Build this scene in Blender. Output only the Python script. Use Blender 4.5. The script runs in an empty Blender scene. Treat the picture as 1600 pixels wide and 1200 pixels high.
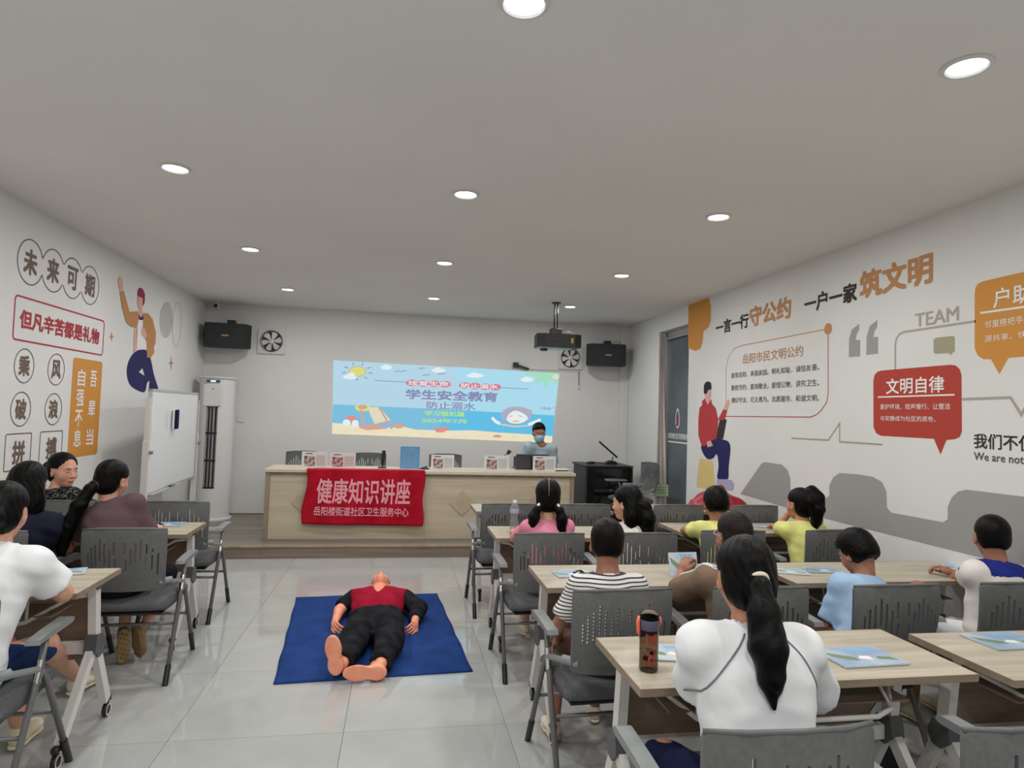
import bpy, bmesh, math, random
import numpy as np
from mathutils import Vector, Matrix
from mathutils.geometry import tessellate_polygon
random.seed(7); rng = np.random.default_rng(5)
SC = bpy.context.scene; COL = SC.collection

# ---------------------------------------------------------------- camera, world, exposure
F_PX, YAW, PITCH, ROLL, CAM_H = 1001.386, 0.172028906, 0.0459350038, 0.0313566695, 1.58
_cy, _sy, _cp, _sp = math.cos(YAW), math.sin(YAW), math.cos(PITCH), math.sin(PITCH)
_f = np.array([_sy*_cp, _cy*_cp, _sp]); _r = np.array([_cy, -_sy, 0.0]); _u = np.cross(_r, _f)
_c, _s = math.cos(ROLL), math.sin(ROLL)
CR, CU, CF = _c*_r+_s*_u, -_s*_r+_c*_u, _f
cd = bpy.data.cameras.new('camera'); cam = bpy.data.objects.new('camera', cd); COL.objects.link(cam)
cd.sensor_width = 36.0; cd.lens = 36.0*F_PX/1600.0; cd.clip_start = 0.02; cd.clip_end = 100
m = Matrix.Identity(4)
for i in range(3):
    m[i][0] = CR[i]; m[i][1] = CU[i]; m[i][2] = -CF[i]
m[2][3] = CAM_H
cam.matrix_world = m; SC.camera = cam

w = bpy.data.worlds.new('world'); SC.world = w; w.use_nodes = True
w.node_tree.nodes['Background'].inputs[0].default_value = (0.75, 0.82, 0.9, 1)
w.node_tree.nodes['Background'].inputs[1].default_value = 0.4
SC.view_settings.view_transform = 'Standard'; SC.view_settings.look = 'None'
SC.view_settings.gamma = 1.0; SC.view_settings.use_curve_mapping = False
SC.view_settings.exposure = 0.0
LAMP_W = 13.2
SC.cycles.max_bounces = 8; SC.cycles.diffuse_bounces = 6; SC.cycles.glossy_bounces = 3
SC.cycles.transmission_bounces = 6; SC.cycles.caustics_reflective = False; SC.cycles.caustics_refractive = False
SC.cycles.sample_clamp_indirect = 3.0

XL, XR, YB, YF, ZC = -2.585, 3.31, 9.09, -3.6, 2.926      # room shell
YS, ZS = 7.05, 0.131                                       # stage front and height

def ray(x, y):
    return CR*((x-800)/F_PX)+CU*((600-y)/F_PX)+CF
def at(x, y, ax, v):                                       # where the sight line through (x, y) meets a wall, floor or desk plane
    d = ray(x, y); o = np.array([0, 0, CAM_H]); return o+d*((v-o[ax])/d[ax])

# ---------------------------------------------------------------- materials
def lin(c):
    c = c/255.0
    return c/12.92 if c <= 0.04045 else ((c+0.055)/1.055)**2.4
def rgb(r, g, b): return (lin(r), lin(g), lin(b), 1)
def seen(r, g, b, k=1.15): return tuple(min(0.9, lin(v)*k) for v in (r, g, b))+(1,)
def new_mat(name, col, rough=0.5, metal=0.0, spec=0.5, **kw):
    mt = bpy.data.materials.new(name); mt.use_nodes = True
    b = mt.node_tree.nodes['Principled BSDF']
    b.inputs['Base Color'].default_value = col; b.inputs['Roughness'].default_value = rough
    b.inputs['Metallic'].default_value = metal; b.inputs['Specular IOR Level'].default_value = spec
    for k, v in kw.items(): b.inputs[k.replace('_', ' ')].default_value = v
    return mt
def nd(mt, t, **kw):
    n = mt.node_tree.nodes.new(t)
    for k, v in kw.items(): setattr(n, k, v)
    return n
def noise_mix(mt, c1, c2, scale=(8, 8, 8), detail=4, lo=0.35, hi=0.65, coord='Object', bump=0.0, rough=None, dist=0.0, nscale=1.0):
    nt = mt.node_tree; L = nt.links; b = nt.nodes['Principled BSDF']
    tc = nd(mt, 'ShaderNodeTexCoord'); mp = nd(mt, 'ShaderNodeMapping'); mp.inputs['Scale'].default_value = scale
    nz = nd(mt, 'ShaderNodeTexNoise'); nz.inputs['Scale'].default_value = nscale; nz.inputs['Detail'].default_value = detail
    nz.inputs['Distortion'].default_value = dist
    rp = nd(mt, 'ShaderNodeValToRGB'); rp.color_ramp.elements[0].position = lo; rp.color_ramp.elements[1].position = hi
    rp.color_ramp.elements[0].color = c1; rp.color_ramp.elements[1].color = c2
    L.new(tc.outputs[coord], mp.inputs[0]); L.new(mp.outputs[0], nz.inputs['Vector']); L.new(nz.outputs['Fac'], rp.inputs[0])
    L.new(rp.outputs[0], b.inputs['Base Color'])
    if bump:
        bp = nd(mt, 'ShaderNodeBump'); bp.inputs['Strength'].default_value = bump; bp.inputs['Distance'].default_value = 0.01
        L.new(nz.outputs['Fac'], bp.inputs['Height']); L.new(bp.outputs[0], b.inputs['Normal'])
    return mt
M = {}
M['wall'] = noise_mix(new_mat('wall_paint', (.72, .72, .70, 1), 0.75, spec=0.25), (.70, .70, .68, 1), (.735, .735, .72, 1), (1.2, 1.2, 1.2), 6)
M['ceiling'] = noise_mix(new_mat('ceiling_paint', (.72, .71, .69, 1), 0.85, spec=0.2), (.76, .745, .725, 1), (.79, .775, .755, 1), (1, 1, 1), 3)
M['tile'] = noise_mix(new_mat('polished_tile', (.6, .6, .58, 1), 0.045, spec=0.85), (.41, .42, .41, 1), (.48, .49, .475, 1), (2.2, 2.2, 2.2), 7, 0.3, 0.7, dist=1.2)
M['grout'] = new_mat('grout', (.16, .16, .155, 1), 0.7)
def wood(name, c1, c2, sc, rough=0.45, coord='Object', **k):
    return noise_mix(new_mat(name, c1, rough, spec=0.35), c1, c2, sc, 5, 0.32, 0.68, dist=0.6, bump=0.05, coord=coord, **k)
M['desk'] = wood('desk_laminate', seen(172, 160, 138), seen(190, 179, 158), (1.1, 1, 16))
M['desk_top'] = wood('desk_top_laminate', seen(186, 176, 155), seen(200, 190, 170), (1.2, 14, 14))
M['desk_edge'] = wood('desk_edge_laminate', seen(134, 119, 100), seen(150, 136, 116), (9, 9, 1.1))
M['diamond'] = wood('diamond_laminate', seen(165, 151, 127), seen(178, 165, 142), (6, 1, 6))
M['stage'] = wood('stage_vinyl', seen(112, 106, 96), seen(130, 125, 115), (1, 9, 9), 0.4)
M['riser'] = wood('stage_riser_vinyl', seen(112, 98, 86), seen(132, 118, 105), (1, 1, 18), 0.5)
M['table'] = wood('table_laminate', seen(172, 163, 144, 1.0), seen(196, 188, 170, 1.0), (1.6, 22, 22), 0.35)
M['table_edge'] = wood('table_edge_band', seen(128, 112, 94), seen(142, 128, 110), (2, 20, 20), 0.4)
M['modesty'] = wood('modesty_laminate', seen(118, 98, 84), seen(134, 116, 102), (1.5, 12, 20), 0.5)
M['white_metal'] = new_mat('white_powder_coat', (.68, .66, .63, 1), 0.35)
M['table_joint'] = new_mat('grey_joint_plastic', (.085, .087, .09, 1), 0.45)
M['black'] = new_mat('black_plastic', (.012, .012, .014, 1), 0.4)
M['black_soft'] = noise_mix(new_mat('black_vinyl', (.02, .02, .022, 1), 0.55), (.012, .012, .014, 1), (.026, .026, .03, 1), (40, 40, 40))
M['chair_plastic'] = noise_mix(new_mat('chair_grey_plastic', (.12, .125, .125, 1), 0.42), (.112, .117, .117, 1), (.135, .14, .14, 1), (60, 60, 60))
M['chair_cushion'] = noise_mix(new_mat('chair_grey_fabric', (.1, .105, .11, 1), 0.85, spec=0.15), (.085, .09, .095, 1), (.125, .13, .135, 1), (160, 160, 160), bump=0.2)
M['chair_tube'] = new_mat('chair_grey_tube', (.16, .16, .16, 1), 0.35, metal=0.3)
M['armrest'] = new_mat('armrest_plastic', (.22, .235, .235, 1), 0.45)
M['chrome'] = new_mat('chrome', (.75, .74, .72, 1), 0.18, metal=1.0)
M['print_black'] = new_mat('printed_black', seen(52, 46, 46), 0.6, spec=0.2)
M['print_brown'] = new_mat('printed_brown', seen(104, 90, 78), 0.6, spec=0.2)
M['print_dark'] = new_mat('printed_dark_grey', seen(85, 82, 80), 0.6, spec=0.2)
M['print_red'] = new_mat('printed_red', seen(160, 52, 62), 0.6, spec=0.2)
M['print_brick'] = new_mat('printed_brick_red', seen(165, 62, 52), 0.55, spec=0.2)
M['print_orange'] = new_mat('printed_orange', seen(192, 134, 62), 0.55, spec=0.2)
M['print_tan'] = new_mat('printed_tan_orange', seen(176, 128, 84), 0.55, spec=0.2)
M['print_grey'] = new_mat('printed_light_grey', seen(146, 146, 144), 0.6, spec=0.2)
M['print_olive'] = new_mat('printed_olive_grey', seen(152, 148, 124), 0.6, spec=0.2)
M['print_line'] = new_mat('printed_taupe', seen(160, 154, 142), 0.6, spec=0.2)
M['print_white'] = new_mat('printed_white', (.82, .8, .77, 1), 0.6, spec=0.2)
M['print_navy'] = new_mat('printed_navy', seen(38, 36, 84), 0.6, spec=0.2)
M['print_hoodie'] = new_mat('printed_hoodie_red', seen(170, 58, 62), 0.6, spec=0.2)
M['print_skin'] = new_mat('printed_skin', seen(205, 160, 148), 0.6, spec=0.2)
M['print_hair'] = new_mat('printed_hair', seen(40, 36, 44), 0.6, spec=0.2)
M['print_yellow'] = new_mat('printed_yellow', seen(205, 182, 122), 0.6, spec=0.2)
M['print_maroon'] = new_mat('printed_maroon', seen(140, 40, 72), 0.6, spec=0.2)
M['print_lav'] = new_mat('printed_lavender', seen(160, 158, 182), 0.6, spec=0.2)
M['banner'] = noise_mix(new_mat('red_banner_cloth', seen(168, 14, 38), 0.75, spec=0.15), seen(150, 8, 30), seen(178, 18, 42), (5, 5, 5))
M['banner_ink'] = new_mat('banner_pink_ink', seen(222, 152, 162), 0.7, spec=0.15)
M['mat_blue'] = noise_mix(new_mat('blue_mat_fabric', seen(24, 62, 140), 0.8, spec=0.15), seen(22, 54, 112, 1.0), seen(30, 64, 128, 1.0), (6, 6, 6), 8, bump=0.15)
M['dummy_skin'] = noise_mix(new_mat('dummy_vinyl', seen(232, 150, 118), 0.5), seen(226, 142, 112), seen(238, 158, 126), (20, 20, 20))
M['red_vest'] = noise_mix(new_mat('red_vest_cloth', seen(150, 16, 44), 0.85, spec=0.1), seen(136, 12, 38), seen(156, 20, 48), (9, 9, 9))
M['black_cloth'] = noise_mix(new_mat('black_cloth', (.012, .012, .015, 1), 0.9, spec=0.1), (.009, .009, .011, 1), (.02, .02, .025, 1), (14, 14, 14), bump=0.3)
M['ac_white'] = new_mat('air_conditioner_white', (.70, .70, .69, 1), 0.3)
M['ac_dark'] = new_mat('air_conditioner_slot', (.06, .06, .065, 1), 0.45)
M['ac_slat'] = new_mat('air_conditioner_slat', (.3, .29, .3, 1), 0.4)
M['whiteboard'] = new_mat('whiteboard_enamel', (.74, .77, .78, 1), 0.16)
M['alu'] = new_mat('aluminium', (.6, .6, .6, 1), 0.35, metal=0.7)
M['fan_white'] = new_mat('fan_white', (.66, .66, .65, 1), 0.4)
M['speaker'] = noise_mix(new_mat('speaker_grille', (.018, .018, .022, 1), 0.7), (.012, .012, .016, 1), (.025, .025, .03, 1), (300, 300, 300))
M['door_grey'] = noise_mix(new_mat('door_slate_film', seen(88, 98, 104), 0.35), seen(80, 90, 96), seen(94, 104, 110), (2, 2, 2))
M['curtain'] = noise_mix(new_mat('curtain_beige', seen(178, 170, 164), 0.9, spec=0.1), seen(184, 176, 170), seen(204, 196, 190), (10, 10, 2))
M['paper'] = new_mat('white_paper', (.75, .75, .74, 1), 0.7)
M['paper_green'] = new_mat('pale_green_paper', seen(205, 222, 190), 0.8)
M['blue_board'] = noise_mix(new_mat('blue_board', seen(92, 148, 190), 0.5), seen(86, 142, 184), seen(98, 156, 198), (20, 20, 40))
M['laptop'] = new_mat('laptop_dark', (.05, .052, .06, 1), 0.35)
M['photo'] = noise_mix(new_mat('printed_photo', (.3, .1, .1, 1), 0.5), seen(92, 56, 58), seen(196, 172, 168), (26, 26, 26), 3, 0.4, 0.62)
M['screen_frame'] = new_mat('rack_black_metal', (.02, .021, .023, 1), 0.45)
M['rack_glass'] = new_mat('rack_black_glass', (.006, .006, .008, 1), 0.12)
M['rack_side'] = new_mat('rack_side_grey', (.045, .048, .05, 1), 0.5)
M['sticker'] = new_mat('yellow_sticker', seen(190, 170, 50), 0.5)
M['proj_under'] = new_mat('projector_pale_edge', seen(160, 180, 178), 0.4)
M['hair'] = noise_mix(new_mat('black_hair', (.003, .0026, .0026, 1), 0.38, spec=0.12), (.0015, .0013, .0013, 1), (.0045, .004, .0038, 1), (150, 150, 16), bump=0.3)
M['hair_brown'] = noise_mix(new_mat('cropped_brown_hair', (.02, .014, .012, 1), 0.6, spec=0.2), (.004, .003, .003, 1), (.020, .012, .010, 1), (70, 70, 70), bump=0.3)
def skin(n, r, g, b):
    mt = noise_mix(new_mat('skin_'+n, seen(r, g, b), 0.5, spec=0.35), seen(r*.93, g*.9, b*.88), seen(r, g, b), (30, 30, 30), 3)
    mt.node_tree.nodes['Principled BSDF'].inputs['Subsurface Weight'].default_value = 0.0
    return mt
M['skin_light'] = skin('light', 200, 152, 130); M['skin_tan'] = skin('tan', 158, 112, 90); M['skin_mid'] = skin('mid', 180, 130, 106)
M['lips'] = new_mat('lips', seen(150, 74, 68), 0.45); M['eye_white'] = new_mat('eye_white', (.6, .58, .56, 1), 0.3)
M['iris'] = new_mat('iris', (.008, .006, .005, 1), 0.2)
def cloth(n, c, k=1.25, var=0.88, bump=0.12):
    c1 = seen(*c, k); c0 = tuple(v*var for v in c1[:3])+(1,)
    return noise_mix(new_mat(n, c1, 0.85, spec=0.12), c0, c1, (7, 7, 7), 5, bump=bump)
M['c_white'] = cloth('white_tshirt', (214, 216, 218)); M['c_whitewarm'] = cloth('warm_white_jersey', (208, 202, 196))
M['c_plum'] = cloth('plum_grey_blouse', (88, 70, 74)); M['c_navy'] = cloth('navy_tshirt', (28, 30, 44))
M['c_pink'] = cloth('pink_tshirt', (210, 128, 150)); M['c_yellow'] = cloth('yellow_tshirt', (208, 208, 128))
M['c_blue'] = cloth('light_blue_tshirt', (150, 178, 206)); M['c_taupe'] = cloth('taupe_shirt', (118, 98, 82))
M['c_poloblue'] = cloth('pale_blue_grey_shirt', (150, 166, 176)); M['c_royal'] = cloth('royal_blue_trim', (36, 44, 120))
M['c_denim'] = cloth('dark_denim', (24, 42, 78)); M['c_black'] = M['black_cloth']; M['c_brown'] = cloth('brown_shorts', (88, 64, 56))
M['c_khaki'] = cloth('khaki_skirt', (108, 100, 92)); M['c_navypants'] = cloth('navy_trousers', (18, 26, 52)); M['c_seam'] = cloth('grey_piping', (120, 122, 126))
M['shoe_white'] = cloth('cream_shoe', (205, 195, 172)); M['shoe_sole'] = cloth('tan_sole', (140, 116, 84)); M['shoe_dark'] = cloth('dark_shoe', (50, 44, 44))
M['mask'] = new_mat('blue_surgical_mask', seen(140, 188, 210), 0.7)
def patterned(name, kind, a, b):
    mt = new_mat(name, a, 0.85, spec=0.1); nt = mt.node_tree; L = nt.links; bs = nt.nodes['Principled BSDF']
    tc = nd(mt, 'ShaderNodeTexCoord')
    rp = nd(mt, 'ShaderNodeValToRGB'); rp.color_ramp.interpolation = 'CONSTANT'
    if kind == 'stripe':
        wv = nd(mt, 'ShaderNodeTexWave', wave_type='BANDS', bands_direction='Z'); wv.inputs['Scale'].default_value = 20.0; wv.inputs['Distortion'].default_value = 1.0
        wv.inputs['Detail'].default_value = 0; wv.inputs['Detail Scale'].default_value = 0.4
        L.new(tc.outputs['Object'], wv.inputs['Vector']); L.new(wv.outputs['Fac'], rp.inputs[0]); p = 0.70
    elif kind == 'floral':
        wv = nd(mt, 'ShaderNodeTexNoise'); wv.inputs['Scale'].default_value = 26; wv.inputs['Detail'].default_value = 2; wv.inputs['Distortion'].default_value = 2.2
        L.new(tc.outputs['Object'], wv.inputs['Vector']); L.new(wv.outputs['Fac'], rp.inputs[0]); p = 0.56
    else:
        wv = nd(mt, 'ShaderNodeTexVoronoi'); wv.inputs['Scale'].default_value = 13
        L.new(tc.outputs['Object'], wv.inputs['Vector'])
        mth = nd(mt, 'ShaderNodeMath', operation='SUBTRACT'); mth.inputs[0].default_value = 1.0
        L.new(wv.outputs['Distance'], mth.inputs[1]); L.new(mth.outputs[0], rp.inputs[0]); p = 0.80
    rp.color_ramp.elements[0].color = a; rp.color_ramp.elements[1].position = p; rp.color_ramp.elements[1].color = b
    L.new(rp.outputs[0], bs.inputs['Base Color']); return mt
M['c_stripe'] = patterned('striped_polo', 'stripe', (.72, .70, .68, 1), (.07, .055, .07, 1))
M['c_floral'] = patterned('dark_floral_blouse', 'floral', (.012, .012, .014, 1), (.17, .16, .14, 1))
M['c_leaf'] = patterned('white_leaf_print_shirt', 'leaf', (.72, .69, .63, 1), (.10, .16, .07, 1))
def booklet_mat(name, base, cols):
    mt = new_mat(name, base, 0.35); nt = mt.node_tree; L = nt.links
    tc = nd(mt, 'ShaderNodeTexCoord'); nz = nd(mt, 'ShaderNodeTexNoise'); nz.inputs['Scale'].default_value = 9; nz.inputs['Detail'].default_value = 3
    rp = nd(mt, 'ShaderNodeValToRGB'); e = rp.color_ramp.elements
    e[0].position = 0.3; e[0].color = cols[0]; e[1].position = 0.72; e[1].color = cols[-1]
    for i, c in enumerate(cols[1:-1]):
        k = e.new(0.42+0.09*i); k.color = c
    L.new(tc.outputs['Object'], nz.inputs['Vector']); L.new(nz.outputs['Fac'], rp.inputs[0]); L.new(rp.outputs[0], nt.nodes['Principled BSDF'].inputs['Base Color'])
    return mt
M['book_a'] = booklet_mat('booklet_river_cover', (.4, .5, .6, 1), [seen(120, 152, 184), seen(136, 160, 182), seen(146, 168, 188), seen(176, 188, 198)])
M['book_b'] = booklet_mat('booklet_sky_cover', (.4, .5, .6, 1), [seen(142, 172, 190), seen(164, 184, 196), seen(176, 190, 198), seen(194, 200, 202)])
M['leaf_green'] = new_mat('printed_green', seen(110, 130, 92), 0.4); M['print_sky'] = new_mat('printed_sky', seen(126, 168, 204), 0.4)
M['print_pinkred'] = new_mat('printed_pink', seen(205, 130, 125), 0.4)
M['red_cloth'] = noise_mix(new_mat('glossy_red_cloth', seen(150, 22, 40), 0.4), seen(132, 14, 30), seen(158, 26, 44), (8, 8, 8))
def glass(n, col, rough=0.02, ior=1.35):
    return new_mat(n, col, rough, Transmission_Weight=1.0, IOR=ior)
M['pet'] = glass('clear_bottle_plastic', (.88, .90, .94, 1), .06, ior=1.4); M['pet'].node_tree.nodes['Principled BSDF'].inputs['Transmission Weight'].default_value = .82
M['smoke'] = glass('smoky_brown_plastic', (.42, .34, .28, 1), ior=1.2)
M['coral'] = new_mat('coral_plastic', seen(240, 110, 84), 0.4); M['slate'] = new_mat('slate_blue_band', seen(74, 76, 96), 0.5)
M['bottle_red'] = new_mat('bottle_red_print', seen(150, 48, 36), 0.5)
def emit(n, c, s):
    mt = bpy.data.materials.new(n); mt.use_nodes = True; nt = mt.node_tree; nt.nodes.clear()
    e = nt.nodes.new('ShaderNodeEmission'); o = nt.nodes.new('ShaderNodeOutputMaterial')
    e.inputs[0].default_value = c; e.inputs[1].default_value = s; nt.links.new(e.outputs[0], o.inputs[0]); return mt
M['lamp_glow'] = emit('downlight_glow', (1, .985, .97, 1), 9.0)
M['led_blue'] = emit('blue_led', (.45, .7, 1, 1), 2.2)
def scr(n, r, g, b): M[n] = emit('projected_'+n, rgb(r, g, b), 0.93)  # slide colours emit by themselves, standing in for the projector's light
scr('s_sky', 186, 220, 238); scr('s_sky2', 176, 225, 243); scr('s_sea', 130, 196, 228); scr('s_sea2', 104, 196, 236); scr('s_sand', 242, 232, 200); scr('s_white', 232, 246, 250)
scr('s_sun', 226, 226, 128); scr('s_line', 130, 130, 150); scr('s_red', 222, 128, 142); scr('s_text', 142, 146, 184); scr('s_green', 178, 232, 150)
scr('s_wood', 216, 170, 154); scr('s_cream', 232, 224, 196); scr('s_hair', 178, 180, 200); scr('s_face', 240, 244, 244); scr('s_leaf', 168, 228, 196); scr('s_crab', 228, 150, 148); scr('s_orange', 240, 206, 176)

# ---------------------------------------------------------------- mesh helpers
def V3(p): return Vector((float(p[0]), float(p[1]), float(p[2])))
def mesh_obj(name, verts, faces, mat, parent=None, smooth=False, loc=None):
    me = bpy.data.meshes.new(name); me.from_pydata([tuple(map(float, v)) for v in verts], [], [tuple(map(int, f)) for f in faces])
    if mat is not None: me.materials.append(M[mat] if isinstance(mat, str) else mat)
    if smooth: me.polygons.foreach_set('use_smooth', [True]*len(me.polygons))
    me.update()
    o = bpy.data.objects.new(name, me); COL.objects.link(o)
    if parent is not None: o.parent = parent
    if loc is not None: o.location = loc
    return o
class MB:
    def __init__(s): s.v = []; s.f = []; s.mi = []; s.cur = 0
    def add(s, vs, fs):
        n = len(s.v); s.v += [tuple(map(float, p)) for p in vs]; s.f += [tuple(i+n for i in f) for f in fs]; return s
    def box(s, c, d, rot=None, bev=0.0, seg=1):
        c = Vector(c)
        if bev > 0:
            bm = bmesh.new(); bmesh.ops.create_cube(bm, size=1.0)
            for q in bm.verts: q.co = Vector((q.co.x*d[0], q.co.y*d[1], q.co.z*d[2]))
            bmesh.ops.bevel(bm, geom=bm.edges[:], offset=bev, segments=seg, affect='EDGES', profile=0.5)
            vs = [q.co.copy() for q in bm.verts]; fs = [[q.index for q in f.verts] for f in bm.faces]; bm.free()
        else:
            vs = [Vector((x*d[0]/2, y*d[1]/2, z*d[2]/2)) for x in (-1, 1) for y in (-1, 1) for z in (-1, 1)]
            fs = [(0, 1, 3, 2), (4, 6, 7, 5), (0, 4, 5, 1), (2, 3, 7, 6), (0, 2, 6, 4), (1, 5, 7, 3)]
        if rot is not None: vs = [rot @ v for v in vs]
        return s.add([c+v for v in vs], fs)
    def span(s, a, b, **k):
        return s.box([(p+q)/2 for p, q in zip(a, b)], [abs(q-p) for p, q in zip(a, b)], **k)
    def bar(s, a, b, w, h, up=(0, 0, 1)):              # rectangular bar from a to b
        a = V3(a); b = V3(b); z = (b-a); L = z.length; z.normalize()
        x = z.cross(Vector(up)); x = x.normalized() if x.length > 1e-4 else Vector((1, 0, 0)); y = z.cross(x)
        R = Matrix((x, y, z)).transposed()
        return s.box((a+b)/2, (w, h, L), rot=R)
    def tube(s, pts, r, n=10, caps=True, closed=False):
        P = [V3(p) for p in pts]; N = len(P); rs = r if isinstance(r, (list, tuple)) else [r]*N
        prev = None; vs = []; fs = []
        for i, p in enumerate(P):
            if closed: t = P[(i+1) % N]-P[i-1]
            else: t = P[min(i+1, N-1)]-P[max(i-1, 0)]
            t.normalize()
            if prev is None:
                a = Vector((0, 0, 1)) if abs(t.z) < 0.9 else Vector((1, 0, 0)); x = t.cross(a).normalized()
            else: x = (prev-t*prev.dot(t)).normalized()
            prev = x; y = t.cross(x)
            for k in range(n):
                an = 2*math.pi*k/n; vs.append(p+(x*math.cos(an)+y*math.sin(an))*rs[i])
        for i in range(N if closed else N-1):
            j = (i+1) % N
            for k in range(n):
                k2 = (k+1) % n; fs.append((i*n+k, i*n+k2, j*n+k2, j*n+k))
        if caps and not closed: fs.append(tuple(range(n))[::-1]); fs.append(tuple((N-1)*n+k for k in range(n)))
        return s.add(vs, fs)
    def lathe(s, prof, c=(0, 0, 0), n=24, axis='z', cap=True):
        vs = []; fs = []; c = Vector(c)
        for r, z in prof:
            for k in range(n):
                a = 2*math.pi*k/n; p = (r*math.cos(a), r*math.sin(a), z)
                if axis == 'x': p = (p[2], p[0], p[1])
                if axis == 'y': p = (p[0], p[2], p[1])
                vs.append(c+Vector(p))
        for i in range(len(prof)-1):
            for k in range(n):
                k2 = (k+1) % n; fs.append((i*n+k, i*n+k2, (i+1)*n+k2, (i+1)*n+k))
        if cap: fs.append(tuple(range(n))[::-1]); fs.append(tuple((len(prof)-1)*n+k for k in range(n)))
        return s.add(vs, fs)
    def prism(s, poly, d, org=(0, 0, 0), ux=(1, 0, 0), uy=(0, 0, 1), un=(0, 1, 0)):   # polygon in (ux, uy) extruded d along un
        o = Vector(org); ux = Vector(ux); uy = Vector(uy); un = Vector(un); n = len(poly)
        tri = tessellate_polygon([[Vector((p[0], p[1], 0)) for p in poly]])
        vs = [o+ux*p[0]+uy*p[1] for p in poly]+[o+ux*p[0]+uy*p[1]+un*d for p in poly]
        fs = [tuple(t) for t in tri]+[tuple(i+n for i in t[::-1]) for t in tri]+[(i, (i+1) % n, n+(i+1) % n, n+i) for i in range(n)]
        return s.add(vs, fs)
    def ball(s, c, r, n=10, rot=None):
        r = (r, r, r) if isinstance(r, (int, float)) else r; vs = []; fs = []; c = Vector(c); m2 = n//2+1
        for i in range(m2+1):
            th = math.pi*i/m2
            for k in range(n):
                a = 2*math.pi*k/n; p = Vector((r[0]*math.sin(th)*math.cos(a), r[1]*math.sin(th)*math.sin(a), r[2]*math.cos(th)))
                vs.append(c+(rot @ p if rot is not None else p))
        for i in range(m2):
            for k in range(n): fs.append((i*n+k, (i+1)*n+k, (i+1)*n+(k+1) % n, i*n+(k+1) % n))
        return s.add(vs, fs)
    def build(s, name, mat, parent=None, smooth=False, loc=None, auto=None):
        o = mesh_obj(name, s.v, s.f, mat, parent, smooth, loc)
        bm = bmesh.new(); bm.from_mesh(o.data); bmesh.ops.recalc_face_normals(bm, faces=bm.faces[:])
        if auto:
            for f in bm.faces: f.smooth = True
            for e in bm.edges:
                if len(e.link_faces) == 2 and e.calc_face_angle(0) > math.radians(auto): e.smooth = False
        bm.to_mesh(o.data); bm.free(); return o
def thing(name, label, cat, loc=(0, 0, 0), rz=0.0, group=None):
    o = bpy.data.objects.new(name, None); COL.objects.link(o); o.empty_display_size = 0.1
    o.location = Vector(tuple(map(float, loc))); o.rotation_euler = (0, 0, rz); o['label'] = label; o['category'] = cat
    if group: o['group'] = group
    return o
def tag(o, label, cat, group=None):
    o['label'] = label; o['category'] = cat
    if group: o['group'] = group
    return o
def struct(o): o['kind'] = 'structure'; return o
def part_label(o, t): o['label'] = t; return o
def dup(root, loc, rz, label, group=None):
    r = root.copy(); COL.objects.link(r); r.location = Vector(tuple(map(float, loc))); r.rotation_euler = (0, 0, rz); r['label'] = label
    if group: r['group'] = group
    for ch in list(root.children):
        c = ch.copy(); COL.objects.link(c); c.parent = r
        for g in list(ch.children):
            d = g.copy(); COL.objects.link(d); d.parent = c
    return r
def catmull(pts, k=5, closed=True):
    P = [np.array(p, float) for p in pts]; N = len(P); out = []
    for i in range(N if closed else N-1):
        if closed: a, b, c, d = P[i-1], P[i], P[(i+1) % N], P[(i+2) % N]
        else: a, b, c, d = P[max(i-1, 0)], P[i], P[i+1], P[min(i+2, N-1)]
        for j in range(k):
            t = j/k; out.append(0.5*((2*b)+(-a+c)*t+(2*a-5*b+4*c-d)*t*t+(-a+3*b-3*c+d)*t**3))
    if not closed: out.append(P[-1])
    return out
def round_rect(w, h, r, k=5):
    out = []
    for cx, cy, a0 in ((w/2-r, h/2-r, 0), (-w/2+r, h/2-r, 90), (-w/2+r, -h/2+r, 180), (w/2-r, -h/2+r, 270)):
        for j in range(k+1):
            a = math.radians(a0+90*j/k); out.append((cx+r*math.cos(a), cy+r*math.sin(a)))
    return out

# ---- lettering
_txt = {}
def glyphs(body, bold=0.0, res=2):
    key = (body, bold, res)
    if key in _txt: return _txt[key]
    cu = bpy.data.curves.new('t', 'FONT'); cu.body = body; cu.size = 1.0; cu.resolution_u = res;  cu.fill_mode = 'FRONT'
    ob = bpy.data.objects.new('t', cu); COL.objects.link(ob)
    dg = bpy.context.evaluated_depsgraph_get(); me = bpy.data.meshes.new_from_object(ob.evaluated_get(dg))
    v = np.array([tuple(p.co) for p in me.vertices]) if len(me.vertices) else np.zeros((0, 3)); f = [tuple(p.vertices) for p in me.polygons]
    bpy.data.objects.remove(ob); bpy.data.curves.remove(cu); bpy.data.meshes.remove(me)
    if len(v):
        lo, hi = v.min(0), v.max(0); v[:, 0] = (v[:, 0]-lo[0])/(hi[0]-lo[0]); v[:, 1] = (v[:, 1]-lo[1])/max(hi[1]-lo[1], 1e-6)
    if len(v) and bold > 0:                               # heavier weight: the same strokes laid again a little to each side
        asp = (hi[0]-lo[0])/max(hi[1]-lo[1], 1e-6); n = len(v); bx, by = bold/asp*(1.15 if bold > .025 else .75), bold*(1.15 if bold > .025 else .75); vv = [v]; ff = list(f)
        for k, (dx, dy) in enumerate(((bx, by), (-bx, by), (bx, -by), (-bx, -by))):
            q = v.copy(); q[:, 0] += dx; q[:, 1] += dy; vv.append(q); ff += [tuple(i+n*(k+1) for i in t) for t in f]
        v = np.vstack(vv); f = ff
    _txt[key] = (v, f); return v, f
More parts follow.
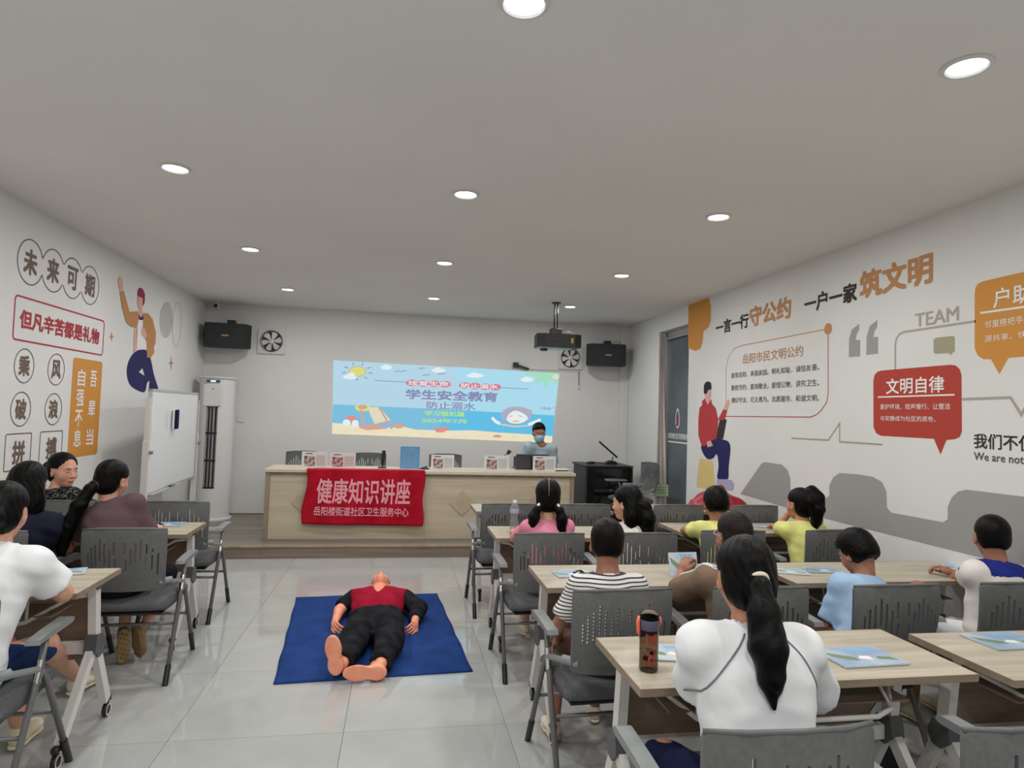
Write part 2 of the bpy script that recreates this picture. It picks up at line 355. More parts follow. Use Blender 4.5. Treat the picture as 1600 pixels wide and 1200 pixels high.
def lettering(body, fn, mat, parent, bold=0.012, name='lettering', res=2):
    v, f = glyphs(body, bold, res)
    P = [np.array(fn(p[0], p[1]), float) for p in v]
    if bold > 0:                                          # keep the overlapping strokes of one word a hair apart in depth
        a, b, c = (np.array(fn(*q), float) for q in ((0, 0), (1, 0), (0, 1))); nn = np.cross(b-a, c-a); nn /= np.linalg.norm(nn); n5 = len(P)//5
        P = [p+nn*(i//n5-2)*.00012 for i, p in enumerate(P)]
    return mesh_obj(name, P, f, mat, parent)
def poly_on(pts, fn, mat, parent, name, smooth=0, closed_smooth=True):
    P = [tuple(p) for p in (catmull(pts, smooth) if smooth else pts)]
    tri = tessellate_polygon([[Vector((p[0], p[1], 0)) for p in P]])
    return mesh_obj(name, [fn(*p) for p in P], [tuple(t) for t in tri], mat, parent)
def stroke_2d(pts, wd):                                   # polyline as quads with mitred joints, in 2-D
    P = [np.array(p, float) for p in pts]; L = []; n = len(P)
    for i in range(n):
        t1 = P[i]-P[i-1] if i else P[1]-P[0]; t2 = P[i+1]-P[i] if i < n-1 else P[-1]-P[-2]
        t1 = t1/(np.linalg.norm(t1)+1e-9); t2 = t2/(np.linalg.norm(t2)+1e-9); nn = np.array([-(t1+t2)[1], (t1+t2)[0]]); l = np.linalg.norm(nn)
        nn = nn/l if l > 1e-6 else np.array([-t1[1], t1[0]]); k = 1/max(0.4, abs(nn@np.array([-t1[1], t1[0]])))
        L += [P[i]+nn*wd/2*k, P[i]-nn*wd/2*k]
    return L, [(2*i, 2*i+1, 2*i+3, 2*i+2) for i in range(n-1)]
def stroke_on(pts, wd, fn, mat, parent, name='painted_line'):
    v, f = stroke_2d(pts, wd); return mesh_obj(name, [fn(*p) for p in v], f, mat, parent)

# ================================================================= ROOM
FL = struct(MB().span((XL-.1, YF-.1, -0.12), (XR+.35, YB+.1, -0.004)).build('floor', 'grout'))
def tile_mesh(x0, x1, y0, y1):
    g = 0.0012; return MB().span((x0+g, y0+g, -0.004), (x1-g, y1-g, 0.0))
xs = [XL]+[-1.009+.8*k for k in range(-1, 6)]+[XR]; ys = [YF]+[3.288+.8*k for k in range(-8, 6)]
xs = sorted(set(round(x, 3) for x in xs if XL <= x <= XR)); ys = sorted(set(round(y, 3) for y in ys if YF <= y < YS-.05))+[YS+.05]
tmpl = {}
for i in range(len(xs)-1):
    for j in range(len(ys)-1):
        w_, h_ = round(xs[i+1]-xs[i], 3), round(ys[j+1]-ys[j], 3)
        if w_ < .01 or h_ < .01: continue
        if (w_, h_) not in tmpl:
            o = MB().box((0, 0, -0.002), (w_-.0024, h_-.0024, .004)).build('tile', 'tile', FL)
            tmpl[(w_, h_)] = o
        else:
            o = tmpl[(w_, h_)].copy(); COL.objects.link(o)
        o.location = ((xs[i]+xs[i+1])/2, (ys[j]+ys[j+1])/2, 0)
CE = struct(MB().span((XL-.1, YF-.1, ZC), (XR+.35, YB+.1, ZC+.12)).build('ceiling', 'ceiling'))
WL = struct(MB().span((XL-.1, YF-.1, -.1), (XL, YB+.1, ZC+.01)).build('wall_left', 'wall'))
WB = struct(MB().span((XL-.1, YB, -.1), (XR+.35, YB+.1, ZC+.01)).build('wall_back', 'wall'))
WF = struct(MB().span((XL-.1, YF-.1, -.1), (XR+.35, YF, ZC+.01)).build('wall_front', 'wall'))
DY0, DY1, DZ = 7.02, 7.90, 2.70
WR = struct(MB().span((XR, YF-.1, -.1), (XR+.35, DY0, ZC+.01)).span((XR, DY1, -.1), (XR+.35, YB+.1, ZC+.01)).span((XR, DY0, DZ), (XR+.35, DY1, ZC+.01)).build('wall_right', 'wall'))
MB().span((XR-.12, YB-.04, ZS), (XR-.005, YB, ZC)).build('corner_column', 'wall', WB)
MB().span((XR-.02, YB-.08, ZS), (XR-.004, YB-.04, ZC)).build('corner_column', 'wall', WB)
for n_, a, b in (('baseboard_left', (XL, YF, 0), (XL+.012, YS, .08)), ('baseboard_right', (XR-.012, YF, 0), (XR, DY0-.05, .08))):
    struct(MB().span(a, b).build(n_, 'wall'))
struct(MB().span((XL, YB-.008, ZS), (XR, YB, ZS+.012)).build('baseboard_back', 'grout'))
# stage
ST = MB().span((XL+.002, YS+.012, 0), (XR+.3, YB-.002, ZS-.012)).build('stage_platform', 'stage'); struct(ST)
k = 0; x = XL
while x < XR:                                             # riser boards
    x2 = min(x+1.22, XR)
    MB().span((x+.001, YS, 0.001), (x2-.001, YS+.0125, ZS-.022)).build('riser_board', 'riser', ST); x = x2
for j in range(7):
    y0 = YS+j*.30; y1 = min(y0+.30, YB-.01)
    if y1-y0 < .02: continue
    MB().span((XL+.002, y0+.001, ZS-.0118), (XR-.002, y1-.001, ZS)).build('deck_board', 'stage', ST)
MB().span((XL, YS-.012, ZS-.022), (XR, YS+.02, ZS+.002), bev=.004).build('stage_nosing', 'desk_edge', ST)

# door with slate film, curtain, door frame
DR = struct(MB().span((XR+.13, DY0+.002, .0), (XR+.17, DY1-.002, DZ-.06)).build('door_1', 'door_grey'))
for a, b in (((XR+.10, DY0+.0, 0), (XR+.20, DY0+.03, DZ)), ((XR+.10, DY1-.03, 0), (XR+.20, DY1, DZ)), ((XR+.10, DY0, DZ-.06), (XR+.20, DY1, DZ))):
    MB().span(a, b).build('door_frame', 'alu', DR)
MB().span((XR+.08, DY0+.06, DZ-.10), (XR+.115, DY1-.05, DZ-.07)).build('door_rail', 'alu', DR)
def on_door(y0, z0, y1, z1, off=0.0):
    return lambda u, v: (XR+.128-off, y0+(y1-y0)*u, z0+(z1-z0)*v)
fn = lambda a, b: (XR+.1285, a, b)
DXo = XR+.128
e1 = [(7.575+.062*math.cos(t)*(1-.22*math.sin(t)), 1.585+.125*math.sin(t)) for t in np.linspace(0, 2*math.pi, 28)[:-1]]
poly_on(e1, lambda a, b: (DXo, a, b), 'print_white', DR, 'emblem_disc')
poly_on([(7.575+.046*math.cos(t)*(1-.22*math.sin(t)), 1.585+.10*math.sin(t)) for t in np.linspace(0, 2*math.pi, 24)[:-1]], lambda a, b: (DXo-.001, a, b), 'door_grey', DR, 'emblem_disc')
poly_on([(7.60, 1.50), (7.585, 1.56), (7.60, 1.60), (7.575, 1.645), (7.55, 1.60), (7.565, 1.56), (7.55, 1.50)], lambda a, b: (DXo-.002, a, b), 'print_brick', DR, 'emblem_mark')
poly_on([(7.625, 1.50), (7.585, 1.475), (7.55, 1.49), (7.59, 1.52)], lambda a, b: (DXo-.002, a, b), 'print_brick', DR, 'emblem_mark')
lettering('岳阳楼社区党群服务中心', on_door(7.86, 1.325, 7.13, 1.395), 'print_white', DR, .02, 'door_lettering')
poly_on([(7.85, 1.292), (7.15, 1.292), (7.15, 1.275), (7.85, 1.275)], lambda a, b: (DXo, a, b), 'print_white', DR, 'door_underline')
# curtain beside the door
cv, cf = [], []
NU, NW = 28, 26
for j in range(NW+1):
    z = DZ-.03-(DZ-.03-.16)*j/NW; spread = .035+.085*min(1, j/NW*1.25)**1.3
    for i in range(NU+1):
        u = i/NU; cv.append((XR-.018+(spread+.03)*u, DY1-.035-.010*math.sin(u*math.pi*5)-.006*math.sin(u*5+j*.2), z))
for j in range(NW):
    for i in range(NU): a = j*(NU+1)+i; cf.append((a, a+1, a+NU+2, a+NU+1))
cur = mesh_obj('curtain', cv, cf, 'curtain', None, True); so = cur.modifiers.new('s', 'SOLIDIFY'); so.thickness = .004
tag(cur, 'narrow beige-grey curtain hanging in the doorway beside the slate door', 'curtain')
pg = thing('paper_notice', 'pale green paper notice pinned to the foot of the curtain', 'notice', (XR+.0, DY1-.085, .60))
pp = at(1022, 757, 1, DY1-.085); qq = at(1044, 776, 1, DY1-.085)
cx_ = (pp[0]+qq[0])/2-(XR); 
MB().box((cx_, 0, (pp[2]+qq[2])/2-.60), (abs(qq[0]-pp[0]), .003, abs(pp[2]-qq[2]))).build('sheet', 'paper_green', pg)
for k in range(3): MB().box((cx_, -.0022, (pp[2]+qq[2])/2-.60+.045-.035*k), (abs(qq[0]-pp[0])*.7, .0006, .008)).build('printed_line', 'print_olive', pg)

# ================================================================= WALL PRINTS
LAY = [0]
def wall_fn(X, side, layer):                              # (y, z) on a side wall, a fraction of a millimetre proud of it
    off = (0.0012+0.0009*layer)*(1 if side == 'L' else -1); return lambda a, b: (X+off, a, b)
def crop_pts(pts, ox, oy, s, X):                          # picture crop -> (y, z) on the wall
    out = []
    for x, y in pts:
        p = at(ox+x/s, oy+y/s, 0, X); out.append((p[1], min(p[2], ZC-.004)))
    return out
A3, A4, A5, A6, AF = (1060, 380, 5.714), (1060, 580, 5.714), (1300, 380, 5.333), (1300, 560, 5.333), (0, 0, 1)
def R_poly(pts, cr, mat, name, layer=0, smooth=0): return poly_on(crop_pts(pts, *cr, XR), wall_fn(XR, 'R', layer), mat, WR, name, smooth)
def R_line(pts, cr, wd, mat, name='painted_line', layer=0, smooth=0):
    q = crop_pts(pts, *cr, XR)
    if smooth: q = catmull(q, smooth, False)
    return stroke_on(q, wd, wall_fn(XR, 'R', layer), mat, WR, name)
def side_text(body, xl, xr, xref, yt, yb, cr, mat, X, side, par, layer=1, bold=.012, res=2):
    ox, oy, s = cr; ym = oy+(yt+yb)/2/s
    a = at(ox+xl/s, ym, 0, X); b = at(ox+xr/s, ym, 0, X); t = at(ox+xref/s, oy+yt/s, 0, X)[2]; bt = at(ox+xref/s, oy+yb/s, 0, X)[2]
    fw = wall_fn(X, side, layer)
    return lettering(body, lambda u, v: fw(a[1]+(b[1]-a[1])*u, bt+(t-bt)*v), mat, par, bold, 'lettering', res)
def R_text(body, xl, xr, xref, yt, yb, cr, mat, layer=1, bold=.012, res=2): return side_text(body, xl, xr, xref, yt, yb, cr, mat, XR, 'R', WR, layer, bold, res)

R_poly([(92, 545), (180, 500), (272, 470), (290, 560), (290, 690), (270, 750), (225, 790), (215, 890), (195, 945), (150, 962), (105, 945), (88, 925), (88, 700)], A3, 'print_orange', 'painted_drip')
R_text('一言一行', 338, 626, 592, 634, 756, A3, 'print_black', 1, .03)
R_text('守公约', 640, 1003, 950, 487, 672, A3, 'print_tan', 1, .03)
R_text('一户一家', 1130, 1592, 1290, 432, 585, A3, 'print_black', 1, .03)
R_text('筑文明', 238, 834, 740, 100, 345, A5, 'print_tan', 1, .03)
R_poly([(228, 672), (165, 720), (143, 800), (141, 950), (234, 942), (234, 805), (197, 808), (205, 760), (226, 720)], A5, 'print_grey', 'quote_mark')
R_poly([(378, 641), (315, 690), (289, 780), (287, 932), (384, 920), (384, 780), (345, 783), (352, 735), (376, 700)], A5, 'print_grey', 'quote_mark')
R_text('TEAM', 695, 1056, 1010, 533, 648, A5, 'print_line', 1, .02)
R_line([(528, 1055), (528, 850), (535, 800), (560, 760), (600, 740), (1200, 650)], A5, .014, 'print_line')
R_poly([(848, 800), (870, 788), (1010, 772), (1023, 785), (1023, 900), (1008, 908), (988, 934), (975, 915), (865, 922), (848, 910)], A5, 'print_olive', 'small_speech_bubble')
R_poly([(1190, 420), (1197, 370), (1220, 335), (1265, 316), (1900, 170), (1955, 185), (1980, 250), (1980, 850), (1960, 900), (1920, 918), (1470, 955), (1395, 1090), (1325, 966), (1262, 966), (1215, 935), (1190, 875)], A5, 'print_orange', 'orange_speech_bubble')
R_text('户助', 1350, 1665, 1420, 372, 530, A5, 'print_white', 2, .02)
R_line([(1240, 582), (1900, 490)], A5, .012, 'print_white', 'bubble_rule', 2)
R_text('邻里搭把手、', 1275, 1625, 1550, 610, 672, A5, 'print_white', 2, .0)
R_text('源共享、快', 1275, 1625, 1400, 755, 812, A5, 'print_white', 2, .0)
R_poly([(345, 190), (355, 140), (378, 112), (415, 101), (985, 53), (1030, 58), (1065, 90), (1080, 140), (1083, 610), (1065, 655), (1025, 673), (955, 680), (905, 800), (850, 670), (410, 645), (370, 625), (347, 575)], A6, 'print_brick', 'red_speech_bubble')
R_text('文明自律', 455, 936, 880, 146, 284, A6, 'print_white', 2, .02)
R_line([(385, 323), (1025, 303)], A6, .01, 'print_white', 'bubble_rule', 2)
R_text('爱护环境、轻声慢行、让整洁', 405, 988, 700, 377, 425, A6, 'print_white', 2, .0, 1)
R_text('与安静成为社区的底色。', 405, 868, 640, 480, 525, A6, 'print_white', 2, .0, 1)
R_line([(1085, 340), (1490, 326), (1578, 470), (1640, 360), (1700, 352)], A6, .016, 'print_line')
R_line([(1010, 598), (1340, 616), (1440, 465), (1440, 630), (1820, 655)], A4, .012, 'print_olive')
R_text('我们不仅', 1185, 1690, 1240, 628, 750, A6, 'print_black', 1, .02)
R_text('We are not', 1185, 1600, 1390, 795, 862, A6, 'print_dark', 1, .02)
R_poly([(1157, 772), (1190, 724), (1196, 722), (1222, 726), (1231, 735), (1235, 748), (1235, 764), (1240, 774), (1289, 780), (1296, 774), (1296, 758), (1302, 746), (1312, 739), (1340, 741), (1364, 745), (1378, 753), (1385, 768), (1386, 793), (1393, 801), (1474, 816), (1481, 811), (1481, 792), (1487, 778), (1497, 768), (1510, 765), (1600, 776), (1720, 790), (1720, 918), (1600, 888), (1540, 873), (1400, 838), (1280, 808)], AF, 'print_grey', 'painted_skyline')
# seated figure with laptop
R_line([(1337, 765), (560, 915), (500, 940), (450, 1010), (428, 1100), (425, 1200), (425, 1543)], A3, .008, 'print_tan')
R_line([(1337, -378), (1338, 200), (1325, 275), (1280, 345), (1235, 388), (1180, 410), (420, 403)], A4, .008, 'print_brick')
dc = crop_pts([(1337, 765)], *A3, XR)[0]
poly_on([(dc[0]+.045*math.cos(t), dc[1]+.045*math.sin(t)) for t in np.linspace(0, 6.283, 20)[:-1]], wall_fn(XR, 'R', 2), 'print_tan', WR, 'corner_dot')
R_text('岳阳市民文明公约', 575, 1114, 935, 935, 1032, A3, 'print_tan', 1, .01)
R_text('爱我岳阳，美我家园。明礼知耻，诚信友善。', 475, 1258, 1065, 1094, 1152, A3, 'print_dark', 1, .008, 1)
R_text('勤俭节约，爱岗敬业。爱惜公物，讲究卫生。', 475, 1258, 1065, 82, 142, A4, 'print_dark', 1, .008, 1)
R_text('遵纪守法，见义勇为。志愿服务，和谐文明。', 475, 1258, 1065, 214, 272, A4, 'print_dark', 1, .008, 1)
R_poly([(190, 780), (305, 795), (328, 1020), (250, 1050), (165, 1035), (163, 990)], A4, 'print_yellow', 'painted_stool')
R_poly([(205, 660), (225, 740), (265, 785), (310, 778), (345, 742), (360, 850), (350, 960), (440, 970), (450, 850), (466, 700), (455, 640), (420, 615), (340, 605), (280, 610)], A4, 'print_navy', 'painted_trousers', 1, 3)
R_poly([(240, 240), (212, 270), (215, 300), (190, 330), (180, 430), (180, 570), (200, 640), (222, 672), (255, 660), (262, 625), (300, 620), (345, 600), (352, 540), (356, 430), (335, 330), (300, 290), (295, 250), (283, 272), (264, 302), (248, 262)], A4, 'print_hoodie', 'painted_jacket', 2)
R_poly([(355, 435), (402, 340), (438, 350), (415, 432)], A4, 'print_hoodie', 'painted_jacket', 2)
R_poly([(405, 338), (425, 282), (445, 255), (456, 265), (452, 300), (432, 352)], A4, 'print_skin', 'painted_hand', 3)
R_poly([(370, 437), (433, 430), (400, 605), (338, 610)], A4, 'print_black', 'painted_laptop', 3)
R_poly([(255, 632), (290, 618), (313, 665), (265, 680)], A4, 'print_skin', 'painted_hand', 4)
R_poly([(255, 168), (290, 160), (294, 200), (285, 230), (282, 270), (264, 300), (245, 262), (238, 205)], A4, 'print_skin', 'painted_face', 3)
R_poly([(230, 190), (230, 130), (245, 98), (272, 90), (293, 105), (298, 160), (270, 168), (255, 200), (238, 205)], A4, 'print_hair', 'painted_hair', 4)
R_poly([(345, 965), (440, 965), (480, 975), (497, 1010), (490, 1060), (340, 1060)], A4, 'print_lav', 'painted_shoes', 3)

# left wall
B1, B2 = (0, 350, 4.706), (0, 540, 4.706)
def L_poly(pts, cr, mat, name, layer=0, smooth=0): return poly_on(crop_pts(pts, *cr, XL), wall_fn(XL, 'L', layer), mat, WL, name, smooth)
def L_pt(x, y, cr): return crop_pts([(x, y)], *cr, XL)[0]
def L_ring(c, r, w=.008, others=()):
    run = []
    for k in range(49):
        a = 2*math.pi*k/48; p = (c[0]+r*math.cos(a), c[1]+r*math.sin(a))
        if any(math.hypot(p[0]-q[0], p[1]-q[1]) < r-.001 for q in others):
            if len(run) > 2: stroke_on(run, w, wall_fn(XL, 'L', 1), 'print_dark', WL, 'painted_ring')
            run = []
        else: run.append(p)
    if len(run) > 2: stroke_on(run, w, wall_fn(XL, 'L', 1), 'print_dark', WL, 'painted_ring')
def L_char(ch, c, h, mat='print_brown', wr=.92, layer=1, bold=.03):
    fw = wall_fn(XL, 'L', layer); lettering(ch, lambda u, v: fw(c[0]+(u-.5)*h*wr, c[1]+(v-.5)*h), mat, WL, bold)
cs = [L_pt(225, 282, B1), L_pt(391, 344, B1), L_pt(533, 400, B1), L_pt(661, 452, B1)]
r0 = (L_pt(385, 183, B1)[1]-L_pt(402, 505, B1)[1])/2
for i, c in enumerate(cs):
    L_ring(c, r0, .008, [q for j, q in enumerate(cs) if j != i]); L_char('未来可期'[i], c, r0*1.08)
bb = crop_pts([(113, 525), (767, 712), (752, 965), (93, 845)], *B1, XL)
def box_line(q, r, w, mat, name='painted_frame'):
    y0, y1 = q[0][0], q[1][0]; z0 = (q[2][1]+q[3][1])/2; z1 = (q[0][1]+q[1][1])/2
    p = [((y0+y1)/2+a, (z0+z1)/2+b) for a, b in round_rect(abs(y1-y0), z1-z0, r)]; stroke_on(p+[p[0]], w, wall_fn(XL, 'L', 1), mat, WL, name); return p
box_line(bb, .03, .012, 'print_red')
side_text('但凡辛苦都是礼物', 148, 735, 185, 635, 768, B1, 'print_red', XL, 'L', WL, 1, .03)
for ch, x, y, cr in (('乘', 178, 1043, B1), ('风', 413, 1070, B1), ('破', 152, 467, B2), ('浪', 392, 467, B2)):
    c = L_pt(x, y, cr); L_ring(c, .118, .007); L_char(ch, c, .135)
for q in ([(42, 655), (232, 640), (225, 905), (27, 920)], [(297, 632), (460, 628), (452, 880), (290, 905)]): box_line(crop_pts(q, *B2, XL), .015, .007, 'print_dark')
L_char('拼', L_pt(135, 785, B2), .15); L_char('搏', L_pt(376, 752, B2), .15)
op = crop_pts([(540, 88), (754, 118), (712, 803), (492, 825)], *B2, XL)
y0, y1 = (op[0][0]+op[3][0])/2, (op[1][0]+op[2][0])/2; z1 = (op[0][1]+op[1][1])/2; z0 = (op[2][1]+op[3][1])/2
poly_on([((y0+y1)/2+a, (z0+z1)/2+b) for a, b in round_rect(y1-y0, z1-z0, .03)], wall_fn(XL, 'L', 0), 'print_orange', WL, 'orange_panel')
for ch, x, y in (('吾', 685, 245), ('辈', 672, 460), ('当', 657, 672), ('自', 597, 237), ('强', 587, 385), ('不', 575, 535), ('息', 565, 680)):
    L_char(ch, L_pt(x, y, B2), .135, 'print_white', .9, 2, .02)
L_poly([(1068, 925), (1000, 935), (950, 995), (930, 1085), (950, 1175), (1000, 1218), (1062, 1236), (1080, 1170), (1098, 1160), (1094, 1262), (1168, 1250), (1130, 1105), (1105, 985)], B1, 'print_navy', 'painted_trousers', 1, 3)
L_poly([(1018, 1088), (1045, 1062), (1060, 1115)], B1, 'wall', 'painted_gap', 2)
L_poly([(985, 770), (978, 950), (1003, 925), (1008, 765)], B1, 'print_skin', 'painted_jacket', 2)
L_poly([(1018, 690), (1052, 688), (1072, 922), (1003, 925), (1003, 780)], B1, 'print_white', 'painted_shirt', 2)
L_poly([(878, 500), (908, 490), (950, 645), (1010, 642), (1018, 700), (1000, 765), (960, 755), (925, 725), (895, 610)], B1, 'print_tan', 'painted_jacket', 3)
L_poly([(1048, 655), (1085, 655), (1120, 700), (1145, 800), (1140, 880), (1128, 905), (1133, 945), (1105, 985), (1078, 980), (1080, 870), (1046, 800), (1048, 720)], B1, 'print_tan', 'painted_jacket', 3)
L_poly([(878, 380), (895, 400), (902, 450), (904, 492), (882, 500), (868, 455), (866, 405)], B1, 'print_skin', 'painted_hand', 3)
L_poly([(1040, 758), (1062, 772), (1076, 825), (1062, 845), (1035, 805)], B1, 'print_skin', 'painted_hand', 4)
L_poly([(1022, 610), (1042, 610), (1050, 668), (1030, 690), (1018, 668)], B1, 'print_skin', 'painted_neck', 3)
L_poly([(1018, 665), (1034, 692), (1050, 665), (1050, 705), (1020, 705)], B1, 'print_navy', 'painted_collar', 4)
L_poly([(1010, 535), (1046, 535), (1046, 595), (1032, 640), (1016, 622), (1008, 580)], B1, 'print_skin', 'painted_face', 4)
L_poly([(1008, 525), (1010, 490), (1022, 468), (1045, 475), (1062, 515), (1060, 575), (1048, 608), (1046, 545), (1012, 532)], B1, 'print_maroon', 'painted_cap', 5)
for cx, cy, a, b in ((820, 828, 19, 40), (1257, 1022, 22, 58)):
    L_poly([(cx, cy-b), (cx+5, cy-7), (cx+a, cy), (cx+5, cy+7), (cx, cy+b), (cx-5, cy+7), (cx-a, cy), (cx-5, cy-7)], B1, 'print_tan', 'painted_sparkle', 1)
ec = L_pt(1222, 705, B1); eh = (L_pt(1222, 570, B1)[1]-L_pt(1222, 840, B1)[1])/2
for k in range(24):                                       # hatched disc
    z = -eh+(k+.5)*2*eh/24; hw = math.sqrt(max(0, eh*eh-z*z))
    stroke_on([(ec[0]-hw, ec[1]+z-.01), (ec[0]+hw, ec[1]+z+.01)], eh/24*1.1, wall_fn(XL, 'L', 1), 'print_line', WL, 'painted_hatch')
ep = L_pt(1300, 740, B1); stroke_on([(ep[0]+.14*math.cos(t), ep[1]+.26*math.sin(t)) for t in np.linspace(0, 6.283, 30)], .006, wall_fn(XL, 'L', 1), 'print_grey', WL, 'painted_ring')

# ================================================================= PROJECTED SLIDE on the back wall, its light built as flat glowing shapes
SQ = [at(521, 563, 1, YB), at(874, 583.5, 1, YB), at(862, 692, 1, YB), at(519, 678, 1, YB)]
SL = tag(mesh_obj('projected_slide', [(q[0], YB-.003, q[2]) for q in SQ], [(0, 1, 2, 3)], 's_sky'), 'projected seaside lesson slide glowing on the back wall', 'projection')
def slide_fn(layer):
    def g(u, v):                                          # u 0..1 left to right, v 0..1 top to bottom
        p = (1-v)*((1-u)*SQ[0]+u*SQ[1])+v*((1-u)*SQ[3]+u*SQ[2]); return (p[0], YB-.004-.0008*layer, p[2])
    return g
_B = np.array([[(23, 37), (1553, 127)], [(18, 530), (1500, 590)]], float)
def suv(x, y):                                            # crop coords of the slide -> u, v
    u, v = .5, .5
    for _ in range(12):
        P = (1-v)*((1-u)*_B[0, 0]+u*_B[0, 1])+v*((1-u)*_B[1, 0]+u*_B[1, 1])
        du = (1-v)*(_B[0, 1]-_B[0, 0])+v*(_B[1, 1]-_B[1, 0]); dv = (1-u)*(_B[1, 0]-_B[0, 0])+u*(_B[1, 1]-_B[0, 1])
        d = np.linalg.solve(np.array([du, dv]).T, np.array([x, y])-P); u += d[0]; v += d[1]
    return u, v
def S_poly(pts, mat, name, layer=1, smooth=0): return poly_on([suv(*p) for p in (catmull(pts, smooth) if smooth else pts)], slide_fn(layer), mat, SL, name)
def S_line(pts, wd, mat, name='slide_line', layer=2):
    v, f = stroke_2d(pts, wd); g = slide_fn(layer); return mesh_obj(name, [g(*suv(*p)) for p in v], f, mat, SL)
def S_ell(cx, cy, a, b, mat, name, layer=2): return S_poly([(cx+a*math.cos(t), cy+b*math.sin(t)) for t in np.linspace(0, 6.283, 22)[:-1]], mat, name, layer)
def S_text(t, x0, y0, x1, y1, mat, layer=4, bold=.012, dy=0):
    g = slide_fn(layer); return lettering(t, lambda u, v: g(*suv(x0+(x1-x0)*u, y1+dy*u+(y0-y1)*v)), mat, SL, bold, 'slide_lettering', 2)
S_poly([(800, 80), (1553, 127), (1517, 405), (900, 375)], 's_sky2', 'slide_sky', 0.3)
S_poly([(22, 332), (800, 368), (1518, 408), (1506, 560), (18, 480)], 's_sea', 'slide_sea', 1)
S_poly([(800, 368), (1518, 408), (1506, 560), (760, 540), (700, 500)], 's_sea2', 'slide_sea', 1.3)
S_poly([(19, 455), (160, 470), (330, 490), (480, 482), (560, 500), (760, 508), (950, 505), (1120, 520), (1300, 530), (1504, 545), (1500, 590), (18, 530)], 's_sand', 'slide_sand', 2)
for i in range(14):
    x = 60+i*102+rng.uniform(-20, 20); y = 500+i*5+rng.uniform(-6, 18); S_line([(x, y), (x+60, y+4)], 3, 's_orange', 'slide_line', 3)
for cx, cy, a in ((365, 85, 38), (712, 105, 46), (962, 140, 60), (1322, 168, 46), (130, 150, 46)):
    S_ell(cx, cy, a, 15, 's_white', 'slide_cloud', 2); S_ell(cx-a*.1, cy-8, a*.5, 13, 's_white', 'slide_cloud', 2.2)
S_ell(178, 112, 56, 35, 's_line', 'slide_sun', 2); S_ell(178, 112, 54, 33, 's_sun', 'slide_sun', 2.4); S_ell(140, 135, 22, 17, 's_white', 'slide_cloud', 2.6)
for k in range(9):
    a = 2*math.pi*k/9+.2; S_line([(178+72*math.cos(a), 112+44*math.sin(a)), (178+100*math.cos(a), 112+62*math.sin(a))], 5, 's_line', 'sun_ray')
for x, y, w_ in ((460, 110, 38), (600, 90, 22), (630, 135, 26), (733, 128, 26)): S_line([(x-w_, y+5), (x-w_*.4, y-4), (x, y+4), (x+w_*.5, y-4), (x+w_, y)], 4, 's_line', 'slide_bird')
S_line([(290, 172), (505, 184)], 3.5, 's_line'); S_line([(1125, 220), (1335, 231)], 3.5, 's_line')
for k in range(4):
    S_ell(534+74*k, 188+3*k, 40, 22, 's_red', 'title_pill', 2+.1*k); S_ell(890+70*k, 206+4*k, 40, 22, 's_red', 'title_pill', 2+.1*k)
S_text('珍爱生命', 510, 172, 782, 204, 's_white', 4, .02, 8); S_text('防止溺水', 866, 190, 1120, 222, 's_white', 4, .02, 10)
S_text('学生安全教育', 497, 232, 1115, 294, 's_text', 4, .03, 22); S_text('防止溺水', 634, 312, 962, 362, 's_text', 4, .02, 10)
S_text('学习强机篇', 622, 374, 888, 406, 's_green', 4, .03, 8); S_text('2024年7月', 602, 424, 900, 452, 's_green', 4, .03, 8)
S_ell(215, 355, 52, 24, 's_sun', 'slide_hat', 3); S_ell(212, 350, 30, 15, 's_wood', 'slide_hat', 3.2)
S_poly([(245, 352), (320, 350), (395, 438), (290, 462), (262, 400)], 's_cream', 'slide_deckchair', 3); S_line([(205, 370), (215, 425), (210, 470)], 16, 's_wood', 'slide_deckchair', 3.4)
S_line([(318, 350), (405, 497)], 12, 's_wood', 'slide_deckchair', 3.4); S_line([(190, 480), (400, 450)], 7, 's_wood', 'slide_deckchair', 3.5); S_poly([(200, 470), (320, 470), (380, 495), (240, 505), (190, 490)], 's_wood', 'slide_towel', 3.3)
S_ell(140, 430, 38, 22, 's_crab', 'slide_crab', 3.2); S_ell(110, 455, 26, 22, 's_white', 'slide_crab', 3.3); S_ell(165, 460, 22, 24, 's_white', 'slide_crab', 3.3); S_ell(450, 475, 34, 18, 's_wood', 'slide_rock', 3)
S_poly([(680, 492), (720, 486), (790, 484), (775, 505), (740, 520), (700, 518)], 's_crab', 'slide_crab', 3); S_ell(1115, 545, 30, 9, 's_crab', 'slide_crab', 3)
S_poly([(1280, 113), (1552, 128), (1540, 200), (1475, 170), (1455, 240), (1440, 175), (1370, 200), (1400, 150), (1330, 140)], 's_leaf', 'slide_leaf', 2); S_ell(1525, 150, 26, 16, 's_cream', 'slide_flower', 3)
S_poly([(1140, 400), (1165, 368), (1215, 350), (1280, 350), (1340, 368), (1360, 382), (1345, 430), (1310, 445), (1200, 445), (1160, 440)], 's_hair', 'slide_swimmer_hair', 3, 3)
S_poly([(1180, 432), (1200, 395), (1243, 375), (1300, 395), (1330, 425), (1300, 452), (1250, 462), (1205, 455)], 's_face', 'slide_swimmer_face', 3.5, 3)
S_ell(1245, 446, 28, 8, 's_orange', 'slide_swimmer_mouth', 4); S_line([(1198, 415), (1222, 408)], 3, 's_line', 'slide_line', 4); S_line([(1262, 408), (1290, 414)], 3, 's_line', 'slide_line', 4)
S_line([(1078, 420), (1105, 448), (1135, 462)], 20, 's_face', 'slide_swimmer_arm', 3.2); S_line([(1420, 435), (1370, 455), (1330, 470)], 20, 's_face', 'slide_swimmer_arm', 3.2)
